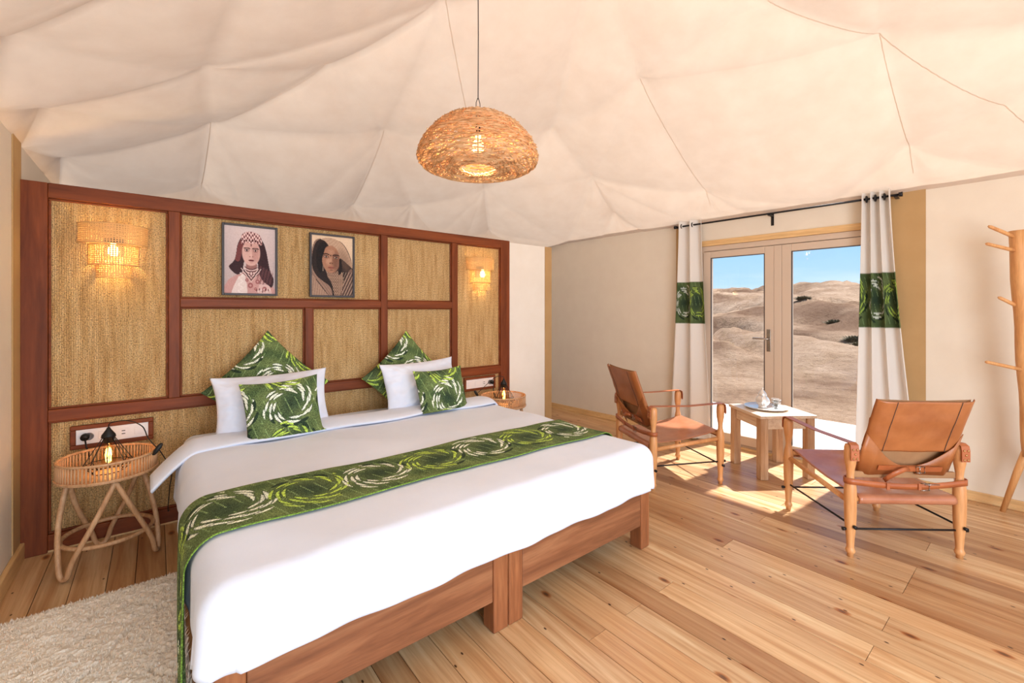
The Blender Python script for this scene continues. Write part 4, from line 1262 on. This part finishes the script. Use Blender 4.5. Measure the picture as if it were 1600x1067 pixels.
# ================================================================== SAFARI CHAIRS
POST = [(.0, .0), (.012, .0), (.0125, .018), (.016, .022), (.019, .034), (.015, .046), (.0135, .052), (.016, .10), (.0205, .16), (.0225, .22), (.0235, .30), (.0235, .36), (.020, .39), (.0150, .415), (.0135, .435), (.0160, .462), (.0215, .500), (.0235, .530), (.0230, .575), (.0190, .592), (.0, .600)]
def safari_chair(label):
    t = thing('safari_chair', label, 'chair')
    Wd, Dp = .56, .55
    xs_ = (-Wd / 2, Wd / 2); ya, yf = -Dp / 2, Dp / 2
    prof = [(r_ * 1.2, z_) for (r_, z_) in POST]
    leg_me = None
    for x in xs_:
        for y in (ya, yf):
            o = MB().lathe(prof, 14).build('leg', M_chairwood, t); o.location = (x, y, 0); o.rotation_euler = (0, 0, .22)
    zf, zb = .358, .300
    # seat side rails, front and back rails
    for x in xs_:
        MB().tube([(x, ya + .015, zb - .012), (x, yf - .015, zf - .018)], .0145, 10).build('side_rail', M_chairwood, t)
    MB().tube([(xs_[0] + .015, yf, zf + .01), (xs_[1] - .015, yf, zf + .01)], .0145, 10).build('front_rail', M_chairwood, t)
    MB().tube([(xs_[0] + .015, ya, zb + .005), (xs_[1] - .015, ya, zb + .005)], .0145, 10).build('back_rail', M_chairwood, t)
    # leather seat sling with sleeves round the front and back rails
    def seatf(u, v):
        x = -Wd / 2 + .032 + u * (Wd - .064); s = v
        n_out = .023
        if s < .08:   # wrap under the back rail
            a = -pi * (1 - s / .08) ; y = ya + n_out * sin(a) * 1 - 0; z = zb + .005 + n_out * cos(a)
            y = ya - n_out * abs(sin(a))
        elif s > .92:
            a = pi * (s - .92) / .08; y = yf + n_out * abs(sin(a)); z = zf + .01 + n_out * cos(a)
        else:
            q = (s - .08) / .84
            y = ya + (yf - ya) * q; z = zb + .005 + n_out + (zf - zb + .005) * q - .028 * sin(pi * q) * (1 - .25 * abs(2 * u - 1) ** 2)
            z += .004 * noise.noise(Vector((x * 9, y * 9, 0)))
        return (x, y, z)
    MB().grid(seatf, 30, 80).build('seat', M_seat, t, solid=.004)
    # black iron stretcher rods
    for x, z in ((xs_[0], .168), (xs_[1], .168)):
        MB().tube([(x + .0, ya - .036, z), (x, yf + .036, z)], .0055, 8).build('stretcher_rod', M_rodblack, t)
    for y in (ya, yf):
        MB().tube([(xs_[0] - .036, y, .146), (xs_[1] + .036, y, .146)], .0055, 8).build('stretcher_rod', M_rodblack, t)
    # wing ends of rods
    q = MB()
    for x in xs_:
        for y, s in ((ya, -1), (yf, 1)):
            q.tube([(x, y + s * .028, .168), (x, y + s * .041, .168)], .0095, 8)
            q.tube([(x + (.028 if x > 0 else -.028), y, .146), (x + (.041 if x > 0 else -.041), y, .146)], .0095, 8)
    q.build('rod_nut', M_rodblack, t)
    # arm straps over the posts, with studded ends
    for x in xs_:
        m = MB(); wst = .021
        path = [(ya - .034, .515), (ya - .034, .572), (ya - .029, .595), (ya - .010, .6045), (ya + .02, .603), (0, .594), (yf - .02, .603), (yf + .010, .6045), (yf + .029, .595), (yf + .034, .572), (yf + .034, .53)]
        vs = []
        for (y, z) in path: vs += [(x - wst, y, z), (x + wst, y, z)]
        m.add(vs, [(2 * k, 2 * k + 1, 2 * k + 3, 2 * k + 2) for k in range(len(path) - 1)])
        o = m.build('arm_strap', M_leather2, t, solid=.004)
        g = MB()
        for (sy, s) in ((ya - .036, -1), (yf + .036, 1)):
            for (dx, dz) in ((-.010, .573), (.010, .573), (0, .550), (-.009, .526), (.009, .526)):
                MM = Matrix.Translation((x + dx, sy, dz)) @ Matrix.Rotation(pi / 2 * (1 if s < 0 else -1), 4, 'X')
                g.lathe([(.0058, 0), (.0052, .002), (.003, .004), (0, .0045)], 8, M=MM)
        g.build('stud', M_brass, o)
    # pivoting back
    zp0, yp0 = .445, ya + .030
    zp1, yp1 = .850, ya - .120
    def bp(f, x, o_=0):
        y = yp0 + (yp1 - yp0) * f; z = zp0 + (zp1 - zp0) * f
        nrm = Vector((0, -(zp1 - zp0), (yp1 - yp0))).normalized()   # points backward
        return Vector((x, y, z)) + nrm * (-o_) * -1 if False else Vector((x, y + nrm.y * o_, z + nrm.z * o_))
    hw = .234
    for s in (-1, 1):
        MB().tube([bp(-.04, s * (hw - .012)), bp(.98, s * (hw - .012))], .011, 10).build('back_stile', M_chairwood, t)
    # front sling (inside face) slightly sagging towards the back
    def sling(u, v):
        x = -hw + .004 + u * (2 * hw - .008); return tuple(bp(.02 + .98 * v, x, -.010 + .020 * sin(pi * u) * (1 - .4 * v)))
    MB().grid(sling, 24, 30).build('back_sling', M_suede, t, solid=.003)
    # outer leather back: sleeves plus panel, wrapped round the stiles
    def outer(u, v):
        f = .36 + .655 * v
        a = (u - .5) * 2
        edge = abs(a) ** 14
        dip = (1 - a * a) * .10 * (1 - v) ** 2
        return tuple(bp(f - dip * .3, a * (hw + .004), .030 * (1 - edge) - .004 + .004 * noise.noise(Vector((u * 4, v * 4, 0)))))
    MB().grid(outer, 60, 30).build('back_panel', M_leather, t, solid=.004)
    # stitched seams
    for xx in (-.155, .155):
        g = MB(); g.tube([Vector(outer(.5 + xx / (2 * (hw + .004)), v / 10)) + Vector((0, -.0035, -.001)) for v in range(11)], .0014, 5)
        g.build('seam', M_gasket, t)
    # side flaps below, tapering to a buckled strap
    def flap(s):
        m = MB(); vs = []
        prof_ = [(0, .0, .42), (.25, .0, .33), (.5, .02, .26), (.75, .05, .20), (1, .07, .17)]
        N = 12
        for k in range(N + 1):
            q = k / N
            xx = s * ((hw + .006) * (1 - q) + .045 * q)
            f0 = .0 + .02 * q; f1 = .40 * (1 - q) ** 1.5 + .155
            o_ = .008 + .028 * min(1, q * 4)
            vs += [bp(f0, xx, o_), bp(f1, xx, o_)]
        m.add(vs, [(2 * k, 2 * k + 1, 2 * k + 3, 2 * k + 2) for k in range(N)], smooth=True)
        return m.build('back_flap', M_leather, t, solid=.004)
    flap(-1); flap(1)
    b_ = MB()
    for (xa, xb, fa, fb, oo) in ((-.16, .10, .09, .155, .042), (-.02, .16, .085, .15, .048)):
        b_.add([bp(fa, xa, oo), bp(fa, xb, oo), bp(fb, xb, oo), bp(fb, xa, oo)], [(0, 1, 2, 3)])
    pts = [bp(.13, -.01, .05), bp(.14, -.05, .066), bp(.09, -.09, .070), bp(.01, -.11, .060), bp(-.05, -.115, .052)]
    vs = []
    for p in pts: vs += [p + Vector((-.008, 0, .010)), p + Vector((.008, 0, -.010))]
    b_.add(vs, [(2 * k, 2 * k + 1, 2 * k + 3, 2 * k + 2) for k in range(4)], smooth=True)
    bs = b_.build('back_belt', M_leather2, t, solid=.004)
    q = MB(); cpt = bp(.12, .045, .056)
    q.tube([cpt + Vector((-.022, 0, -.016)), cpt + Vector((.022, 0, -.016)), cpt + Vector((.022, 0, .016)), cpt + Vector((-.022, 0, .016))], .0028, 6, closed=True)
    q.tube([cpt + Vector((-.002, 0, -.017)), cpt + Vector((-.002, 0, .017))], .0022, 6)
    q.build('buckle', M_buckle, bs)
    # wooden cross bar between the rear posts
    MB().bar((xs_[0] + .016, ya + .012, .432), (xs_[1] - .016, ya + .012, .432), .020, .034).build('back_crossbar', M_suede, t, bevel=.005)
    # belt round the rear posts
    m = MB(); path = []
    rr_ = .0290; zs = .398
    for k in range(9):
        a = pi / 2 + pi * k / 8; path.append((xs_[0] + rr_ * cos(a), ya + rr_ * sin(a), zs + .006))
    for k in range(1, 12):
        q = k / 12; path.append((xs_[0] + (xs_[1] - xs_[0]) * q, ya - rr_ - .004 * sin(pi * q), zs + .006 - .020 * sin(pi * q)))
    for k in range(9):
        a = -pi / 2 + pi * k / 8; path.append((xs_[1] + rr_ * cos(a), ya + rr_ * sin(a), zs + .006))
    vs = []
    for p in path: vs += [(p[0], p[1], p[2] - .015), (p[0], p[1], p[2] + .015)]
    m.add(vs, [(2 * k, 2 * k + 1, 2 * k + 3, 2 * k + 2) for k in range(len(path) - 1)], smooth=True)
    bl = m.build('lower_belt', M_leather2, t, solid=.004)
    q = MB(); cpt = Vector((.07, ya - rr_ - .010, .385))
    q.tube([cpt + Vector((-.022, 0, -.018)), cpt + Vector((.022, 0, -.018)), cpt + Vector((.022, 0, .018)), cpt + Vector((-.022, 0, .018))], .0028, 6, closed=True)
    q.tube([cpt + Vector((0, -.001, .012)), cpt + Vector((.07, -.004, .014))], .0022, 6)
    q.build('buckle', M_buckle, bl)
    lp = MB(); 
    for xx in (-.115, .045): lp.box(xx - .008, xx + .008, ya - rr_ - .012, ya - rr_ - .006, .368, .404)
    lp.build('belt_loop', M_leather2, bl, bevel=.002)
    return t
ch = safari_chair('tan leather safari chair seen from behind, in front of the right curtain')
ch.location = ((2.840 + 3.657) / 2, (.697 + .738) / 2, 0)
ch.rotation_euler = (0, 0, atan2(.758, .652) - pi / 2)
ch2 = copy_tree(ch)
ch2['label'] = 'tan leather safari chair beside the left curtain, its near leg behind the bed corner'
ch2.location = ((2.80 + 3.561) / 2, (1.854 + 2.086) / 2, 0)
ch2.rotation_euler = (0, 0, atan2(-.458, .889) - pi / 2)
for o in (ch, ch2): o['group'] = 'leather safari chairs by the door'

# ================================================================== SIDE TABLE, TRAY, TEAPOT
TCX, TCY, TA = 3.895, 1.475, atan2(.81, .59)
tb = thing('side_table', 'small square worn wooden side table between the two leather chairs', 'table', (TCX, TCY, 0), TA)
hs = .185
MB().box(-.225, .225, -.225, .225, .470, .495).build('table_top', M_tabletop, tb, bevel=.004)
for sx in (-1, 1):
    for sy in (-1, 1):
        MB().box(sx * hs - .030, sx * hs + .030, sy * hs - .030, sy * hs + .030, 0, .4695).build('leg', M_table, tb, bevel=.004)
for s in (-1, 1):
    MB().box(-hs + .0305, hs - .0305, s * hs - .012, s * hs + .012, .385, .4695).build('apron', M_tabletop, tb, bevel=.003)
    MB().box(s * hs - .012, s * hs + .012, -hs + .0305, hs - .0305, .385, .4695).build('apron', M_tabletop, tb, bevel=.003)
ty = thing('serving_tray', 'round silver tray with a beaded rim on the wooden side table', 'tray', (3.90, 1.51, .4955))
MB().lathe([(0, 0), (.13, 0), (.145, .004), (.158, .016), (.162, .018), (.160, .014), (.147, .001), (.13, .003), (0, .003)][:6] + [(.156, .018), (.143, .008), (.13, .004), (0, .004)], 48).build('dish', M_silver, ty)
q = MB()
for k in range(56):
    a = 2 * pi * k / 56; q.lathe([(0, -.003), (.004, 0), (0, .003)], 6, M=Matrix.Translation((.161 * cos(a), .161 * sin(a), .018)))
q.build('beaded_rim', M_silver, ty)['kind'] = 'stuff'
tp = thing('teapot', 'silver teapot with a domed pointed lid on the round tray', 'teapot', (3.895, 1.535, .4998), radians(20))
MB().lathe([(.0, .0), (.030, .0), (.032, .006), (.026, .012), (.042, .026), (.054, .045), (.054, .062), (.044, .082), (.032, .096), (.030, .102), (0, .102)], 32).build('body', M_silver, tp)
MB().lathe([(.033, .1025), (.034, .106), (.026, .122), (.014, .138), (.006, .146), (.005, .150), (.009, .156), (.005, .164), (.0, .168)], 24).build('lid', M_silver, tp)
MB().tube([(.045, 0, .04), (.070, 0, .055), (.080, 0, .085), (.100, 0, .115), (.112, 0, .118)], [.012, .010, .008, .006, .005], 10).build('spout', M_silver, tp)
MB().tube([(-.040, 0, .085), (-.066, 0, .100), (-.090, 0, .085), (-.092, 0, .055), (-.070, 0, .035), (-.050, 0, .035)], .0048, 8).build('handle', M_silver, tp)
for (gx, gy, lab) in ((3.925, 1.435, 'small clear tea glass on the tray in front of the teapot'), (3.965, 1.465, 'small clear tea glass on the tray, the one to the right of the other glass')):
    g = thing('tea_glass', lab, 'glass', (gx, gy, .4998), group='tea glasses on the tray')
    MB().lathe([(0, 0), (.020, 0), (.022, .03), (.027, .075), (.0255, .075), (.0205, .03), (.0185, .004), (0, .004)], 24).build('glass_wall', M_glass, g)
    q = MB()
    for z, r_ in ((.012, .0216), (.05, .0253), (.0745, .0272)):
        q.tube([(r_ * cos(2 * pi * k / 24), r_ * sin(2 * pi * k / 24), z) for k in range(24)], .0012, 5, closed=True)
    q.build('painted_band', M_plastic, g)

# ================================================================== CURTAINS AND ROD
def curtain(sa0, sb0, sa1, sb1, nf, label, seed):
    nu, nv = 150, 230
    ztop, zbot = 2.205, .03
    def fn(u, v):
        z = ztop + (zbot - ztop) * v
        q = v ** 1.3
        a = sa0 + (sa1 - sa0) * q; b_ = sb0 + (sb1 - sb0) * q
        s = a + (b_ - a) * u
        amp = .032 * (1 - .35 * v)
        off = .085 + amp * sin(u * nf * 2 * pi + seed) + .012 * sin(u * 9 + v * 2.5 + seed) * v
        s += .012 * cos(u * nf * 2 * pi * 1 + seed + .6)
        return (s, -off, z)
    m = MB().grid(fn, nu, nv)
    o = m.build('curtain', M_curtain, solid=.003); rw(o)
    u = np.tile(np.linspace(0, 1, nu + 1), nv + 1); v = np.repeat(np.linspace(0, 1, nv + 1), nu + 1)
    z = ztop + (zbot - ztop) * v
    Lc = .75
    c = np.ones((len(u), 3)) * np.array(lin((244, 238, 232)))
    band = (z < 1.582) & (z > 1.166)
    c2_ = leafprint(u * Lc, z, cell=(.36, .44), offs=(.18 + .05 * seed, 1.375), rad=.125, col_alt=True)
    c[band] = c2_[band]
    setcol(o, c)
    # eyelets on the rod
    g = MB()
    for k in range(int(nf) + 1):
        uu = (k + .25) / nf
        if uu > 1: continue
        s = sa0 + (sb0 - sa0) * uu
        g.tube([(s, -.085 + .022 * cos(2 * pi * i / 18), 2.155 + .022 * sin(2 * pi * i / 18)) for i in range(18)], .0055, 6, closed=True)
    g.build('eyelet', M_rodblack, o)
    return tag(o, label, 'curtain', 'curtains at the glass door')
curtain(1.83, 2.055, 1.73, 2.15, 2.0, 'white curtain with a green printed band left of the glass door', .5)
curtain(3.33, 3.49, 3.28, 3.66, 3.0, 'white curtain with a green printed band right of the glass door', 2.2)
rod = thing('curtain_rod', 'black metal curtain rod above the glass door', 'curtain rod', (AX, AY, 0), ROTW)
MB().tube([(1.80, -.085, 2.155), (3.53, -.085, 2.155)], .0085, 10).build('pole', M_rodblack, rod)
for s, d in ((1.80, -1), (3.53, 1)):
    MB().tube([(s, -.085, 2.155), (s + d * .022, -.085, 2.155)], [.016, .018], 14).build('finial', M_rodblack, rod)
for s in (2.665, 3.515, 1.815):
    q = MB(); q.box(s - .012, s + .012, -.005, -.0005, 2.06, 2.165); q.box(s - .012, s + .012, -.095, -.004, 2.138, 2.146)
    q.build('bracket', M_rodblack, rod, bevel=.002)

# ================================================================== COAT STAND
cs = thing('coat_stand', 'peeled wooden trunk coat stand with pegs at the right edge', 'coat stand', (4.06, .02, 0))
def CS(p): return Vector(p) - Vector((4.06, .02, 0))
tt = MB()
path = []
for k in range(15):
    q = k / 14; z = .40 + q * (1.79 - .40)
    path.append(Vector((.117 - .067 * q + .006 * sin(q * 7), .08 + .056 * q, z)))
tt.tube(path, [.043 + .003 * sin(k * 1.3) for k in range(15)], 16)
tt.build('trunk', M_trunk, cs)
def peg(z, ang, ln, up, r_=.0115):
    q = (z - .4) / 1.39
    c = Vector((.117 - .067 * q, .08 + .056 * q, z)); d = Vector((cos(ang), sin(ang), up)).normalized()
    MB().tube([c + d * .02, c + d * ln * .5, c + d * (ln - .01), c + d * ln], [r_, r_ * .95, r_ * .85, r_ * .45], 10).build('peg', M_trunk, cs)
AL = radians(180 - 38.9)
peg(1.74, AL, .20, .42); peg(1.66, AL + .1, .235, .20); peg(1.31, AL - .15, .15, .55); peg(.93, AL, .26, .22)
peg(1.70, AL + 2.6, .15, .4); peg(1.40, AL + 2.0, .15, .4)
for ang in (radians(118), radians(238), radians(-75)):
    c = Vector((.115, .082, .52)); e_ = Vector((.115 + .22 * cos(ang), .08 + .22 * sin(ang), .012))
    if ang == radians(118): e_ = Vector((4.215 - 4.06, .225 - .02, .014))
    MB().tube([c, (c + e_) / 2 + Vector((0, 0, .015)), e_], [.022, .019, .014], 10).build('leg', M_trunk, cs)

# ================================================================== RUG
def rug():
    x0, x1, y0, y1 = -.535, .094, .55, 2.70
    lines = [((-.50, 2.15), (-.12, 2.66)), ((-.28, 2.02), (-.02, 2.42)), ((-.45, 2.1), (-.2, 1.9)), ((-.13, 2.60), (.0, 2.45)), ((-.02, 2.05), (.09, 1.85)), ((-.3, 1.7), (.05, 1.5)), ((-.5, 1.8), (-.3, 1.4))]
    nx_, ny_ = 170, 560
    def dline(x, y):
        b = 9
        for (ax_, ay_), (bx, by) in lines:
            dx, dy = bx - ax_, by - ay_; q = max(0, min(1, ((x - ax_) * dx + (y - ay_) * dy) / (dx * dx + dy * dy)))
            wob = .012 * sin(q * 9 + ax_ * 20)
            b = min(b, sqrt((x - ax_ - q * dx + wob) ** 2 + (y - ay_ - q * dy) ** 2))
        return b
    def fn(u, v):
        x = x0 + (x1 - x0) * u; y = y0 + (y1 - y0) * v
        y += .008 * noise.noise(Vector((x * 14, 0, 0))) * v
        d = dline(x, y)
        z = .024 + .006 * noise.noise(Vector((x * 22, y * 22, 0))) + .006 * noise.noise(Vector((x * 75, y * 75, 2))) + .004 * noise.noise(Vector((x * 170, y * 170, 4)))
        z -= .015 * exp(-(d / .007) ** 2)
        e_ = min(u * (x1 - x0), (1 - u) * (x1 - x0), v * (y1 - y0), (1 - v) * (y1 - y0))
        z = z * min(1, .12 + e_ / .02)
        return (x, y, max(z, .003))
    o = MB().grid(fn, nx_, ny_).build('shaggy_rug', M_rug)
    tag(o, 'cream shaggy wool rug with incised lines on the floor left of the bed', 'rug')
    m = MB(); r_ = random.Random(9)
    for k in range(26000):
        x = r_.uniform(x0 + .004, x1 - .002); y = r_.uniform(1.2, y1 - .002) if k > 1200 else y1 - r_.uniform(0, .01)
        if dline(x, y) < .006: continue
        a = r_.uniform(0, 2 * pi); l = r_.uniform(.008, .018); c = Vector((x, y, .012 if k > 1200 else .006))
        if k <= 1200: a = r_.uniform(.9, 2.2)
        lean = r_.uniform(.3, 1.2)
        d = Vector((cos(a) * lean, sin(a) * lean, 1 if k > 1200 else .35)).normalized() * (l + .008); s_ = Vector((-sin(a), cos(a), 0)) * .0016
        if c.x + d.x < XL + .03: continue
        m.add([c - s_, c + s_, c + d * .6 + s_, c + d, c + d * .6 - s_], [(0, 1, 2, 3, 4)])
    p = m.build('pile', M_rug, o); p['kind'] = 'stuff'
rug()
